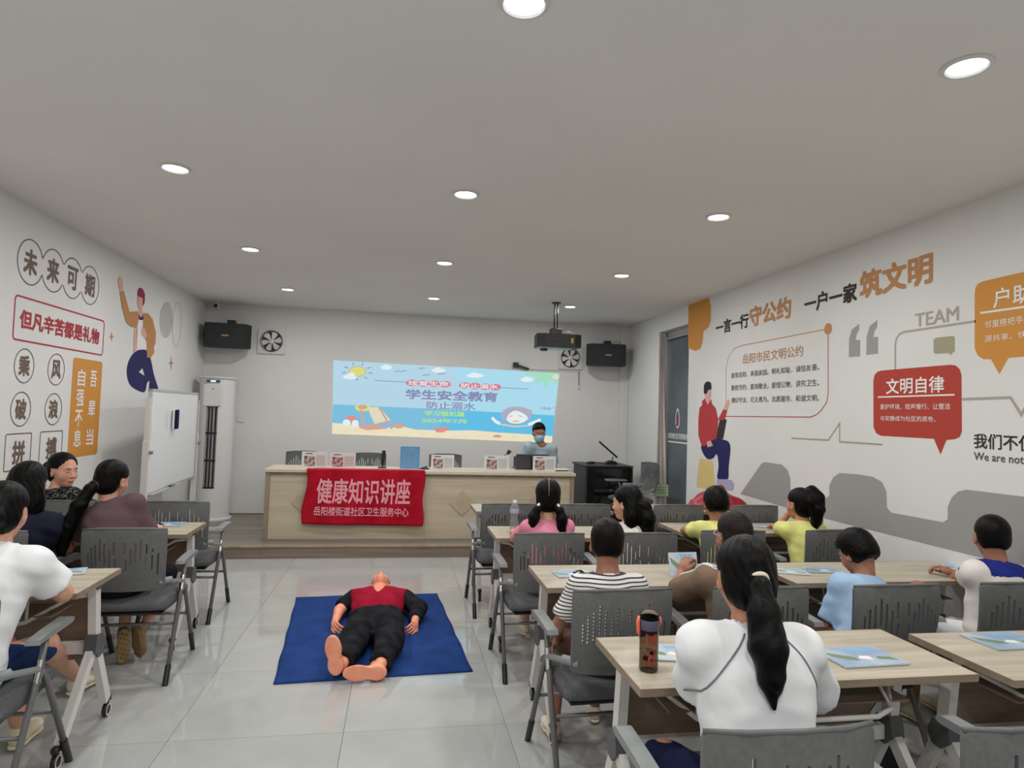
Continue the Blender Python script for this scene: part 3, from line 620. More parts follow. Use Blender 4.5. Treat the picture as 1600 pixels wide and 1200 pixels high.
S_poly([(1135, 460), (1245, 476), (1335, 470), (1330, 478), (1245, 486), (1140, 472)], 's_orange', 'slide_swimmer_body', 3.6)
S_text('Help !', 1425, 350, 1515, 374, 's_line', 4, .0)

# ================================================================= CEILING LIGHTS
LN = {}
rows = [(7.65, 'in the farthest row'), (5.78, 'in the third row from the camera'), (3.90, 'in the second row from the camera'), (2.01, 'in the nearest row'), (0.12, 'over the rear seats'), (-1.77, 'at the back of the room')]
cols = [(-1.32, 'left'), (.35, 'middle'), (2.03, 'right')]
proto = None
for ry, rt in rows:
    for cxx, ct in cols:
        lb = f'round recessed ceiling downlight {rt}, {ct} column'
        if proto is None:
            proto = thing('ceiling_light', lb, 'light', (cxx, ry, ZC), 0, 'recessed ceiling downlights')
            MB().lathe([(.064, -.001), (.084, -.001), (.084, -.006), (.070, -.011), (.064, -.006)], n=32, cap=False).build('trim_ring', 'fan_white', proto, auto=40)
            MB().lathe([(.064, -.0035), (.03, -.0045), (.001, -.005)], n=32).build('diffuser', 'lamp_glow', proto)
        else: dup(proto, (cxx, ry, ZC), 0, lb)
        LN[(cxx, ry)] = proto if len(LN) == 0 else [o for o in COL.objects if o.name.startswith('ceiling_light') and abs(o.location.x-cxx) < .01 and abs(o.location.y-ry) < .01][0]
ld = bpy.data.lights.new('downlight', 'AREA'); ld.shape = 'DISK'; ld.size = .13; ld.energy = LAMP_W; ld.color = (1.0, .985, .97)
for fx in LN.values():                                    # each fixture carries its own lamp
    lo = bpy.data.objects.new('lamp', ld); COL.objects.link(lo); lo.parent = fx; lo.location = (0, 0, -.016)

# ================================================================= CHAIRS
def backrest_mesh(parent):
    slots = [(.095, .38, .62), (.14, .29, .62), (.19, .24, .60), (.245, .16, .50), (.30, .22, .56), (.36, .31, .62), (.415, .20, .40), (.43, .46, .62), (.54, .21, .38), (.555, .48, .66),
             (.61, .31, .58), (.665, .22, .54), (.72, .16, .50), (.785, .24, .56), (.85, .31, .66), (.915, .38, .74)]
    sw = .0105
    us = sorted(set([0, .02, .05, 1, .95, .98, .48, .5]+[round(a+d, 4) for a, _, _ in slots for d in (-sw, sw)]))
    vs_ = sorted(set([0, .02, .05, .1, .82, .9, .95, .98, 1]+[round(q, 3) for _, a, b in slots for q in (a, b)]))
    H, W = .355, .43
    def P(u, v, back):
        e = abs(v-.5)*2; wf = 1-.10*max(0, v-.35)-(.045 if e > .97 else .018 if e > .9 else 0)      # narrows downwards, soft corners
        x = (u-.5)*W*wf; zz = .885-v*H; zz -= .012*(abs(u-.5)*2)**3*(1-v)
        y = -.30+.055*v+.045*(abs(u-.5)*2)**2.2 - .02*math.sin(v*3.1)
        return (x, y-(.014 if back else 0), zz)
    nu, nv = len(us), len(vs_); verts = [P(u, v, b) for b in (0, 1) for v in vs_ for u in us]
    N = nu*nv
    solid = np.ones((nv-1, nu-1), bool)
    for j in range(nv-1):
        for i in range(nu-1):
            uc, vc = (us[i]+us[i+1])/2, (vs_[j]+vs_[j+1])/2
            if any(abs(uc-a) < sw and lo < vc < hi for a, lo, hi in slots): solid[j, i] = False
    faces = []
    def S(j, i): return 0 <= j < nv-1 and 0 <= i < nu-1 and solid[j, i]
    for j in range(nv-1):
        for i in range(nu-1):
            if not solid[j, i]: continue
            a, b, c, d = j*nu+i, j*nu+i+1, (j+1)*nu+i+1, (j+1)*nu+i
            faces += [(a, b, c, d), (a+N, d+N, c+N, b+N)]
            if not S(j-1, i): faces.append((a, a+N, b+N, b))
            if not S(j+1, i): faces.append((c, c+N, d+N, d))
            if not S(j, i-1): faces.append((d, d+N, a+N, a))
            if not S(j, i+1): faces.append((b, b+N, c+N, c))
    o = mesh_obj('backrest', verts, faces, 'chair_plastic', parent)
    bm = bmesh.new(); bm.from_mesh(o.data); bmesh.ops.recalc_face_normals(bm, faces=bm.faces[:])
    for f in bm.faces: f.smooth = True
    for e in bm.edges:
        if len(e.link_faces) == 2 and e.calc_face_angle(0) > .6: e.smooth = False
    bm.to_mesh(o.data); bm.free(); return o
CHG = 'grey training chairs with slotted backs'
def make_chair(label, loc, rz=0):
    t = thing('training_chair', label, 'chair', loc, rz, CHG)
    bk = backrest_mesh(t)
    rim = MB(); rim.tube([(-.2135, -.262, .872), (-.12, -.303, .884), (0, -.312, .886), (.12, -.303, .884), (.2135, -.262, .872)], .0065, 8); rim.build('top_rim', 'chair_plastic', bk, True)
    # seat cushion
    prof = catmull([(-.19, .455), (-.12, .475), (.05, .478), (.19, .462), (.215, .43), (.19, .40), (.05, .385), (-.12, .39), (-.2, .41)], 4)
    sv, sf = [], []; n = len(prof); xs_ = [-.215, -.20, -.15, 0, .15, .20, .215]; sc_ = [.55, .9, 1, 1.0, 1, .9, .55]
    for x, k in zip(xs_, sc_):
        for p in prof: sv.append((x, (p[0]-.01)*(.9+.1*k)+.01, .432+(p[1]-.432)*k))
    for i in range(len(xs_)-1):
        for k in range(n): sf.append((i*n+k, i*n+(k+1) % n, (i+1)*n+(k+1) % n, (i+1)*n+k))
    sf += [tuple(range(n))[::-1], tuple((len(xs_)-1)*n+k for k in range(n))]
    so = MB(); so.add(sv, sf); so.build('seat', 'chair_cushion', t, auto=60)
    MB().box((0, .01, .381), (.36, .34, .02), bev=.006).build('seat_pan', 'black', t)
    for s in (-1, 1):
        x = .235*s
        a = MB().tube([(x, .05, .635), (x, .0, .50), (x, -.20, .07)], .0125, 10).build('rear_leg', 'chair_tube', t, True)
        MB().tube([(x, -.188, .097), (x, -.232, 0.0)], .0155, 10).build('foot_cap', 'black', a, auto=40)
        b = MB().tube([(x, -.005, .49), (x, .03, .50), (x, .07, .46), (x, .27, .10)], .0125, 10).build('front_leg', 'chair_tube', t, True)
        MB().tube([(x, .256, .125), (x, .325, 0.0)], .0155, 10).build('foot_cap', 'black', b, auto=40)
        MB().tube([(x, -.012, .468), (x, .018, .55)], .0145, 12).build('chrome_collar', 'chrome', t, auto=40)
        MB().tube([(x*.86, -.20, .575), (x*.9, -.12, .55), (x, -.0, .52)], .013, 8).tube([(x*.72, -.235, .575), (x*.95, -.18, .575)], .019, 12).build('back_pivot', 'armrest', t, auto=40)
        poly = [(-.115, 0), (-.105, .018), (.0, .024), (.16, .027), (.182, .018), (.182, .006), (.16, 0)]
        MB().prism([(p[0]+.05, .633+p[1]) for p in poly], .05, org=(x-.025, 0, 0), ux=(0, 1, 0), uy=(0, 0, 1), un=(1, 0, 0)).build('armrest', 'armrest', t)
    MB().tube([(-.235, -.09, .30), (.235, -.09, .30)], .009, 8).build('crossbar', 'chair_tube', t, True)
    MB().tube([(-.235, .17, .28), (.235, .17, .28)], .009, 8).build('crossbar', 'chair_tube', t, True)
    return t
CH = [  # x, y, z, rotation, label
 (-1.475, 4.15, 0, 2, 'grey slotted-back chair under the woman in the plum blouse'),
 (-2.12, 4.10, 0, -3, 'grey slotted-back chair under the woman in the navy T-shirt'),
 (-1.53, 5.20, 0, 0, 'empty grey slotted-back chair beyond the left tables, in front of the whiteboard'),
 (-2.25, 5.20, 0, -4, 'grey slotted-back chair under the smiling woman in the floral blouse'),
 (-1.59, 2.83, 0, 2, 'grey slotted-back chair under the woman in the white T-shirt at the nearest left table'),
 (.925, 1.65, 0, -1, 'grey slotted-back chair under the ponytailed girl in white, nearest the camera'),
 (2.56, 1.62, 0, 0, 'grey slotted-back chair under the person at the right edge of the picture'),
 (1.535, 1.60, 0, 2, 'empty grey slotted-back chair in the bottom right corner, right of the ponytailed girl'),
 (.92, 2.80, 0, 2, 'grey slotted-back chair under the boy in the striped polo'),
 (1.555, 2.80, 0, -2, 'grey slotted-back chair under the boy with glasses in taupe'),
 (2.20, 2.80, 0, 0, 'grey slotted-back chair under the boy in the light blue T-shirt'),
 (2.87, 2.80, 0, -3, 'grey slotted-back chair under the boy in the white and royal blue jersey'),
 (.90, 4.0, 0, 1, 'grey slotted-back chair under the pigtailed girl in pink'),
 (1.50, 4.00, 0, -2, 'grey slotted-back chair under the girl in the leaf-print shirt'),
 (2.14, 4.08, 0, -3, 'grey slotted-back chair under the boy in yellow'),
 (2.85, 4.10, 0, 2, 'grey slotted-back chair under the girl in yellow by the right wall'),
 (.86, 5.20, 0, 1, 'empty grey chair at the front right table, nearest the aisle, left of the pigtailed girl'),
 (1.475, 5.20, 0, -1, 'empty grey chair at the front table between the two seated girls'),
 (2.265, 5.20, 0, 0, 'empty grey chair at the front table seen left of the boy in yellow'),
 (2.93, 5.20, 0, 1, 'empty grey chair at the front table beside the heap of red cloth'),
 (2.86, 7.62, ZS, 98, 'empty grey chair on the stage turned sideways beside the black rack'),
 (-1.18, 8.25, ZS, 180, 'grey chair behind the left end of the desk, behind the first card holder'),
 (-.36, 8.15, ZS, 180, 'grey chair behind the desk, behind the upright microphone'),
 (.62, 8.25, ZS, 180, 'grey chair behind the middle of the desk, right of the third card holder'),
 (1.74, 8.20, ZS, 180, 'grey chair under the masked man behind the desk'),
]
ch0 = None
for x, y, z, r, lb in CH:
    if ch0 is None: ch0 = make_chair(lb, (x, y, z), math.radians(r))
    else: dup(ch0, (x, y, z), math.radians(r), lb)

# ================================================================= TRAINING TABLES
def make_table(label, loc, rz=0):
    t = thing('training_table', label, 'table', loc, rz, 'pale wood training tables')
    MB().box((0, 0, .7375), (1.20, .45, .024)).build('tabletop', 'table', t)
    MB().box((0, -.226, .7375), (1.202, .003, .0245)).box((0, .226, .7375), (1.202, .003, .0245)).box((-.601, 0, .7375), (.003, .45, .0245)).box((.601, 0, .7375), (.003, .45, .0245)).build('edge_band', 'table_edge', t)
    MB().box((0, .17, .50), (1.02, .016, .34), bev=.003).build('modesty_panel', 'modesty', t)
    MB().box((0, .115, .405), (1.04, .035, .055), bev=.004).build('crossbar', 'white_metal', t)
    for s in (-1, 1):
        x = .545*s
        MB().bar((x, .075, .72), (x, .11, .43), .035, .05).build('post', 'white_metal', t)
        MB().prism([(.06, .725), (.12, .725), (.11, .69), (.055, .69)], .05, org=(x-.025, 0, 0), ux=(0, 1, 0), uy=(0, 0, 1), un=(1, 0, 0)).build('bracket', 'table_joint', t)
        MB().prism([(.075, .475), (.145, .46), (.165, .41), (.145, .365), (.105, .36), (.06, .40)], .054, org=(x-.027, 0, 0), ux=(0, 1, 0), uy=(0, 0, 1), un=(1, 0, 0)).build('joint', 'table_joint', t)
        MB().bar((x, .105, .42), (x, -.175, .085), .032, .048).build('leg', 'white_metal', t)
        MB().bar((x, .125, .40), (x, .275, .09), .032, .048).build('leg', 'white_metal', t)
        for y in (-.195, .295):
            cst = MB().box((x, y, .085), (.03, .05, .03), bev=.006).lathe([(.03, -.011), (.0325, -.008), (.0325, .008), (.03, .011)], (x, y, .033), 20, 'x').build('caster', 'black', t, auto=40)
            MB().lathe([(.022, .0112), (.030, .0125), (.030, .0105)], (x, y, .033), 20, 'x', cap=False).lathe([(.022, -.0112), (.030, -.0125), (.030, -.0105)], (x, y, .033), 20, 'x', cap=False).build('wheel_ring', 'white_metal', cst)
    MB().tube([(-.53, .08, .66), (-.46, .04, .66), (-.36, -.12, .60), (-.28, -.15, .59), (.28, -.15, .59), (.36, -.12, .60), (.46, .04, .66), (.53, .08, .66)], .009, 8).tube([(-.36, -.12, .6), (-.33, -.05, .715)], .006, 6).tube([(.36, -.12, .6), (.33, -.05, .715)], .006, 6).build('shelf_rail', 'white_metal', t, True)
    MB().box((0, .0, .615), (.9, .20, .006)).build('book_shelf', 'modesty', t)
    return t
TB = [(-1.935, 3.285, .5, 'pale wood table on the left where the woman in the white T-shirt leans'),
 (-1.905, 4.61, .5, 'pale wood table on the left where the woman in the plum blouse sits'),
 (1.36, 2.125, 0, 'pale wood table with the sports bottle in front of the ponytailed girl'),
 (2.64, 2.06, -.5, 'pale wood table at the right edge of the picture, nearest the camera'),
 (1.33, 3.26, 0, 'pale wood table in front of the boy in the striped polo'),
 (2.655, 3.27, 0, 'pale wood table in front of the boys in light blue and in the jersey'),
 (1.265, 4.47, 0, 'pale wood table with the clear water bottle in front of the girl in pink'),
 (2.66, 4.63, 0, 'pale wood table in front of the boy and girl in yellow'),
 (1.265, 5.61, 0, 'pale wood table in the front row nearest the aisle, before the desk'),
 (2.66, 5.66, 0, 'pale wood table in the front row by the right wall with the red cloth')]
tb0 = None
for x, y, r, lb in TB:
    if tb0 is None: tb0 = make_table(lb, (x, y, 0), math.radians(r))
    else: dup(tb0, (x, y, 0), math.radians(r), lb)
TZ = .7495

# ================================================================= DESK on the stage
DKX0, DKX1, DKY = -1.405, 2.055, 7.34
dk = thing('lectern_desk', 'long pale wood lecture desk with diamond ornaments standing on the stage', 'desk', ((DKX0+DKX1)/2, 7.6, ZS))
ox, oy, oz = (DKX0+DKX1)/2, 7.6, ZS
def loc(a): return (a[0]-ox, a[1]-oy, a[2]-oz)
def dspan(a, b, name, mat, par=dk, **k): return MB().span(loc(a), loc(b), **k).build(name, mat, par)
dspan((DKX0-.01, DKY-.03, .865), (DKX1+.01, 7.86, .90), 'desktop', 'desk_top', bev=.003)
dspan((DKX0, DKY, ZS), (DKX0+.045, 7.85, .865), 'side_panel', 'desk_edge'); dspan((DKX1-.045, DKY, ZS), (DKX1, 7.85, .865), 'side_panel', 'desk_edge')
dspan((DKX0+.045, DKY+.012, .83), (DKX1-.045, DKY+.03, .865), 'top_rail', 'desk_edge')
seams = [DKX0+.045, .326, DKX1-.045]
for i in range(2): dspan((seams[i]+.0015, DKY+.015, ZS+.004), (seams[i+1]-.0015, DKY+.035, .83), 'front_panel', 'desk')
for cx in (-.985, .745, 1.63):
    MB().prism([(0, .145), (.145, 0), (0, -.145), (-.145, 0)], -.013, org=loc((cx, DKY+.015, .54))).build('diamond_ornament', 'diamond', dk)
dspan((DKX0+.1, DKY+.10, .40), (DKX1-.1, DKY+.14, .43), 'stretcher', 'desk_edge')
# red banner hung from the desk edge
bt = thing('banner', 'red cloth banner with pink lettering hanging over the desk front', 'banner', (-.34, DKY-.03, .9))
BW = [at(479, 731, 1, DKY-.045), at(664, 733, 1, DKY-.045), at(660, 822, 1, DKY-.045), at(472, 819, 1, DKY-.045)]
def ban(u, v, off=0.0):                                   # v 0 top .. 1 bottom
    p = (1-v)*((1-u)*BW[0]+u*BW[1])+v*((1-u)*BW[3]+u*BW[2])
    x = p[0]+.02*math.sin(v*6.0)*(1 if u < .03 else 0)+ (.012*math.sin(v*9) if u > .97 else 0)
    return (x+.34, -.018+.008*math.sin(u*9+v*2)*(.3+v)-.006*math.sin(u*23+v*5)*.6-off, min(p[2], .9025 if v < .01 else 9)-.9)
nu, nv = 60, 26; bv, bf = [], []
for j in range(nv+1):
    for i in range(nu+1): bv.append(ban(i/nu, j/nv))
for j in range(nv):
    for i in range(nu): a = j*(nu+1)+i; bf.append((a, a+1, a+nu+2, a+nu+1))
bb_ = mesh_obj('cloth', bv, bf, 'banner', bt, True); sd = bb_.modifiers.new('s', 'SOLIDIFY'); sd.thickness = .002; sd.offset = 1
lettering('健康知识讲座', lambda u, v: ban(.10+.78*u, .62-.43*v, .006), 'banner_ink', bt, .024, 'banner_lettering')
lettering('岳阳楼街道社区卫生服务中心', lambda u, v: ban(.085+.79*u, .84-.155*v, .006), 'banner_ink', bt, .022, 'banner_lettering')
fa, fb = ban(0, 0), ban(1, 0); fv = []
for i in range(21):                                        # the part of the cloth lying back over the desktop
    u = i/20; q = ban(u, 0); fv += [(q[0], q[1], .0025), (q[0]+.004*math.sin(u*20), .165+.004*math.sin(u*13), .0022)]
mesh_obj('top_fold', fv, [(2*i, 2*i+1, 2*i+3, 2*i+2) for i in range(20)], 'banner', bt, True)
for u in (.03, .97):
    p = ban(u, 0); MB().box((p[0], .155, .004), (.05, .05, .0015)).build('tape', 'paper', bt)

# card holders, board, microphones, laptop on the desk
def card(x0, x1, ztop, y, label):
    cx = (x0+x1)/2; w_ = x1-x0; h = ztop-.90
    t = thing('card_holder', label, 'sign holder', (cx, y, .9005), 0, 'card holders along the desk')
    MB().box((0, .0, h/2), (w_, .006, h)).box((0, .03, .003), (w_, .07, .006)).build('holder', 'pet' if 0 else 'paper', t)
    MB().box((-w_*.2, -.0045, h*.42), (w_*.42, .002, h*.62)).build('photo', 'photo', t)
    MB().box((-w_*.22, -.0045, h*.88), (w_*.28, .002, .008)).build('heading', 'print_black', t)
    for k in range(6): MB().box((w_*.24, -.0045, h*.75-k*h*.11), (w_*.36, .0015, .006)).build('text_line', 'print_grey', t)
cards = [((472, 706), (511, 733), 'first white card holder from the left, beside the banner\'s top left corner'), ((516, 708), (555, 733), 'white card holder left of the microphone, above the banner'),
         ((674, 711), (709, 736), 'white card holder between the blue board and a grey chair, at mid desk'), ((757, 712), (795, 737), 'brightly lit white card holder left of the laptop'), ((833, 713), (868, 738), 'white card holder in front of the laptop')]
for (a, b, lb) in cards:
    p = at(*a, 1, 7.50); q = at(*b, 1, 7.50); card(p[0], q[0], p[2]+.004, 7.50, lb)
p = at(626, 697, 1, 7.60); q = at(655, 733, 1, 7.60)
t = thing('notice_board', 'upright light blue notice board on the desk', 'sign', ((p[0]+q[0])/2, 7.6, .9005)); h = p[2]-.9; w_ = q[0]-p[0]
MB().box((0, 0, h/2), (w_, .012, h), bev=.003).build('panel', 'blue_board', t); MB().box((0, .035, .004), (w_*.8, .08, .008)).build('foot', 'blue_board', t)
for k in range(9): MB().box((0, -.0075, h*.9-k*h*.095), (w_*(.5 if k == 0 else .78), .0015, .006)).build('text_line', 'print_sky', t)
p = at(597, 735, 1, 7.62); q = at(601, 704, 1, 7.62)
t = thing('desk_microphone', 'black cylindrical microphone upright on a stand above the banner', 'microphone', (p[0], 7.62, .9005))
MB().lathe([(.05, 0), (.052, .006), (.045, .014), (.01, .016)], n=24).build('base', 'black', t, auto=40)
MB().tube([(0, 0, .01), (0, 0, .05)], .008, 8).build('neck', 'black', t, True)
MB().tube([(0, 0, .04), (.012, 0, q[2]-.9-.03), (.0135, 0, q[2]-.9)], [.017, .023, .02], 14).build('barrel', 'black', t, auto=50)
p = at(671, 735, 1, 7.6)
t = thing('microphone_base', 'small flat black microphone base right of the blue board', 'microphone', (p[0]-.06, 7.58, .9005)); MB().lathe([(.06, 0), (.06, .008), (.03, .022), (.005, .024)], n=20).build('base', 'black', t, auto=40); MB().tube([(0, 0, .02), (.03, .02, .03)], .006, 8).build('stem', 'black', t, True)
p = at(795, 706, 1, 7.85)
t = thing('gooseneck_microphone', 'black foam-topped gooseneck microphone left of the laptop', 'microphone', (p[0]-.09, 7.80, .9005))
MB().box((0, 0, .012), (.09, .12, .024), bev=.005).build('base', 'black', t); MB().tube([(0, 0, .02), (.0, 0, .10), (.04, .02, .17), (.08, .03, p[2]-.9-.02)], .005, 8).build('gooseneck', 'black', t, True)
MB().tube([(.07, .03, p[2]-.925), (.10, .035, p[2]-.885)], [.018, .026], 12).build('foam_head', 'black', t, auto=60)
p = at(806, 709, 1, 7.72); q = at(856, 735, 1, 7.72)
lt = thing('laptop', 'dark open laptop in front of the masked man, seen from behind', 'laptop', ((p[0]+q[0])/2, 7.74, .9005)); w_ = q[0]-p[0]
MB().box((0, .09, .008), (w_, .22, .016), bev=.003).build('keyboard_base', 'laptop', lt)
MB().box((0, -.035, (p[2]-.9)/2+.005), (w_, .010, p[2]-.9-.01), rot=Matrix.Rotation(.17, 3, 'X'), bev=.003).build('lid', 'laptop', lt)
MB().bar((-.03, -.045, .17), (.0, -.025, .01), .035, .012).build('stand_strap', 'black', lt)
t = thing('paper_stack', 'loose white papers with a black folder at the right end of the desk', 'papers', (1.93, 7.68, .9005))
for k, (dx, dy, r, mt_) in enumerate(((0, 0, .1, 'black'), (-.03, .01, -.12, 'paper'), (.02, -.02, .22, 'paper'))): MB().box((dx, dy, .004+.006*k), (.24, .17, .004), rot=Matrix.Rotation(r, 3, 'Z')).build('sheet', mt_, t)

# ================================================================= RACK, MICROPHONE, ROUTER
rk = thing('equipment_rack', 'black glass-fronted equipment rack standing on the stage right of the desk', 'cabinet', (2.735, 8.40, ZS))
MB().span((-.32, -.30, .02), (.31, .28, .785), bev=.008).build('cabinet_body', 'rack_side', rk)
MB().span((-.29, -.325, .05), (.305, -.302, .765), bev=.004).build('glass_door', 'rack_glass', rk)
MB().span((-.34, -.335, .785), (.325, .30, .805), bev=.004).build('top_panel', 'screen_frame', rk)
for a in (-.315, .315): MB().box((a*.98, -.315, .4), (.02, .03, .76)).build('door_post', 'screen_frame', rk)
for a in (-.27, .27): MB().lathe([(.025, 0), (.025, .02)], (a, -.24, 0), 14).lathe([(.025, 0), (.025, .02)], (a, .2, 0), 14).build('foot', 'black', rk)
MB().span((-.2, -.329, .46), (.12, -.325, .50)).build('shelf_unit', 'screen_frame', rk); MB().box((.02, -.331, .49), (.02, .003, .02)).build('indicator', 'armrest', rk)
for k in range(7): MB().box((-.3205, -.05+.0*k, .15+.08*k), (.002, .34, .012)).build('vent_slot', 'black', rk)
t = thing('desk_microphone', 'tilted black microphone on a small base on top of the rack', 'microphone', (2.85, 8.38, ZS+.8055))
MB().prism([(-.11, 0), (.09, 0), (.06, .04), (-.02, .05)], .09, org=(0, -.045, 0)).build('base', 'black', t); MB().tube([(.02, 0, .04), (.03, 0, .10)], .008, 8).build('neck', 'black', t, True)
MB().bar((.09, 0, .09), (-.17, 0, .30), .022, .022).build('barrel', 'black', t)
t = thing('cable_coil', 'small coil of black cable on the left of the rack top', 'cable', (2.55, 8.34, ZS+.8055))
for k in range(3): MB().tube([(.05*math.cos(a)+.01*k, .04*math.sin(a), .008+.009*k) for a in np.linspace(0, 6.283, 22)[:-1]], .005, 6, closed=True).build('cable_loop', 'black', t, True)
MB().tube([(.05, .0, .01), (.12, .03, .02), (.19, .04, .008)], .005, 6).build('cable_end', 'black', t, True)
t = thing('router', 'small dark router with one antenna at the foot of the rack', 'router', (2.22, 8.0, ZS+.001))
MB().box((.04, 0, .10), (.22, .14, .2), bev=.02, seg=2).build('case', 'black_soft', t); MB().tube([(-.05, 0, .19), (-.13, 0, .42)], .007, 8).build('antenna', 'black', t, True)

# ================================================================= WALL EQUIPMENT
def speaker(x, y, z, rz, label):
    t = thing('wall_speaker', label, 'speaker', (x, y, z), rz, 'wall speakers')
    MB().prism([(-.29, -.02), (-.24, -.17), (.24, -.17), (.29, -.02), (.25, .14), (-.25, .14)], .30, org=(0, 0, -.15), ux=(1, 0, 0), uy=(0, 1, 0), un=(0, 0, 1)).build('cabinet', 'speaker', t)
    MB().box((0, -.173, 0), (.46, .006, .27)).build('grille', 'speaker', t); MB().box((-.0, -.178, -.01), (.085, .004, .02)).build('badge', 'print_tan', t)
    MB().box((.03, .05, .18), (.10, .07, .07)).box((.03, .12, .20), (.06, .16, .03)).build('bracket', 'black', t)
    return t
speaker(-2.25, 8.87, 2.475, .06, 'black wall speaker in the left corner above the air conditioner')
sp = speaker(2.905, 8.87, 2.46, -.1, 'black wall speaker on the right, beside the corner column')
MB().tube([(.1, .05, .17), (.16, .02, .22), (.22, .03, .20), (.15, .06, .16)], .004, 6).build('cable', 'black', sp, True)
def fan(cx, cz, label):
    t = thing('exhaust_fan', label, 'fan', (cx, YB-.001, cz), 0, 'square exhaust fans')
    poly = round_rect(.35, .34, .012, 3); ring = [(.135*math.cos(a), .135*math.sin(a)) for a in np.linspace(0, 6.283, 33)[:-1]]
    tri = tessellate_polygon([[Vector((*p, 0)) for p in poly], [Vector((*p, 0)) for p in ring]]); al = poly+ring; n = len(al)
    vs = [(p[0], -.035, p[1]) for p in al]+[(p[0], 0, p[1]) for p in al]; fs = [tuple(q) for q in tri]; np_ = len(poly)
    fs += [(i, (i+1) % np_, n+(i+1) % np_, n+i) for i in range(np_)]+[(np_+i, np_+(i+1) % len(ring), n+np_+(i+1) % len(ring), n+np_+i) for i in range(len(ring))]
    o = MB(); o.add(vs, fs); o.build('frame', 'fan_white', t)
    MB().lathe([(.134, -.004), (.134, -.002)], n=28, axis='y').build('dark_opening', 'black', t)
    MB().lathe([(.137, -.040), (.146, -.043), (.137, -.034)], n=36, axis='y', cap=False).build('guard_ring', 'black', t)
    for k in range(6):
        a = k*math.pi/3+.3; R = Matrix.Rotation(-a, 3, 'Y')
        pl = [(.03, -.012), (.06, -.034), (.10, -.05), (.124, -.035), (.128, 0.0), (.118, .028), (.08, .018), (.04, .012)]
        vs = [R @ Vector((p[0], -.018-.22*p[1], p[1])) for p in pl]; vs2 = [v+Vector((0, .003, 0)) for v in vs]; m_ = len(pl)
        o = MB(); o.add(vs+vs2, [tuple(range(m_)), tuple(range(m_, 2*m_))[::-1]]+[(i, (i+1) % m_, m_+(i+1) % m_, m_+i) for i in range(m_)]); o.build('fan_blade', 'fan_white', t)
    MB().lathe([(.034, -.008), (.034, -.03), (.02, -.036), (.002, -.038)], n=20, axis='y').build('hub', 'fan_white', t, auto=50)
    return t
fan(-1.74, 2.453, 'white square exhaust fan with six blades on the back wall, left of the slide')
fan(2.43, 2.42, 'white square exhaust fan behind the projector, right of the slide')
t = thing('switch_plate', 'blank white switch plate on the back wall beside the air conditioner', 'switch', (-2.09, YB-.001, 1.39)); MB().box((0, -.005, 0), (.086, .01, .086), bev=.003).build('plate', 'fan_white', t); MB().box((0, -.0105, 0), (.06, .002, .06)).build('rocker', 'ac_white', t)
t = thing('security_camera', 'small white dome security camera in the top left corner', 'camera', (-2.43, 8.98, ZC-.001)); MB().lathe([(.05, 0), (.05, -.02), (.03, -.03)], n=20).build('base', 'fan_white', t, auto=40)
MB().box((.0, -.03, -.055), (.085, .09, .07), bev=.015, seg=2).build('housing', 'fan_white', t); MB().lathe([(.027, -.077), (.027, -.083), (.002, -.086)], (0, 0, -.055), 18, 'y').build('lens', 'black', t, auto=40)
cp = thing('projector_cable', 'white conduit with a black bracket and hanging cord right of the slide', 'cable', (1.62, YB-.001, 2.27))
MB().box((0, -.03, .01), (.07, .05, .07)).bar((.03, -.04, 0), (.19, -.05, -.045), .04, .03).build('bracket', 'black', cp)
MB().span((.18, -.014, -.045), (.97, -.001, -.03)).build('conduit', 'fan_white', cp); MB().tube([(.95, -.008, -.03), (.955, -.008, -.26)], .006, 6).build('cord', 'print_dark', cp, True); MB().box((.955, -.012, -.28), (.03, .02, .06), bev=.004).build('plug', 'fan_white', cp)
# projector
PY = 7.45
cpt = at(868, 474, 2, ZC); PX = at(868, 520, 1, PY)[0]; zb = at(868, 520, 1, PY)[2]
pj = thing('projector', 'black ceiling projector on a pole, lens towards the slide', 'projector', (PX, PY, ZC-.0005))
MB().lathe([(.055, 0), (.055, -.012), (.02, -.014)], n=20).build('ceiling_plate', 'black', pj, auto=40)
for dx in (-.018, .018): MB().tube([(dx, 0, -.01), (dx, 0, zb-ZC+.05)], .008, 8).build('pole', 'black', pj, True)
zt = zb-ZC-.02
MB().box((0, 0, zt+.03), (.13, .12, .08), bev=.01).build('mount', 'black', pj)
w0 = at(835, 540, 1, PY)[0]-PX; w1 = at(903, 540, 1, PY)[0]-PX; hh = abs(at(868, 523, 1, PY)[2]-at(868, 543, 1, PY)[2])
MB().prism([(w0, -.14), (w0+.03, .16), (w1-.03, .16), (w1, -.14), (w1-.08, -.18), (w0+.09, -.17)], hh, org=(0, 0, zt-hh-.01), ux=(1, 0, 0), uy=(0, 1, 0), un=(0, 0, 1)).build('body', 'black_soft', pj)
MB().span((w0+.03, -.12, zt-hh-.022), (w1-.1, .12, zt-hh-.011)).build('underside', 'proj_under', pj)
MB().lathe([(.045, 0), (.045, -.025), (.035, -.028)], (w0+.12, .02, zt-hh-.02), 18).build('lens_cover', 'black', pj, auto=40)
MB().lathe([(.04, .16), (.045, .20), (.03, .20)], (w0+.14, 0, zt-hh/2-.01), 18, 'y').build('lens', 'rack_glass', pj, auto=40)
MB().box((w1-.105, -.176, zt-hh/2-.01), (.07, .006, .06), rot=Matrix.Rotation(0.45, 3, 'Z')).build('sticker', 'sticker', pj)
MB().tube([(.08, -.05, zt), (.13, -.1, zt+.03), (.2, -.06, zt+.01), (.22, 0, zt-.03)], .006, 6).build('cable', 'fan_white', pj, True)

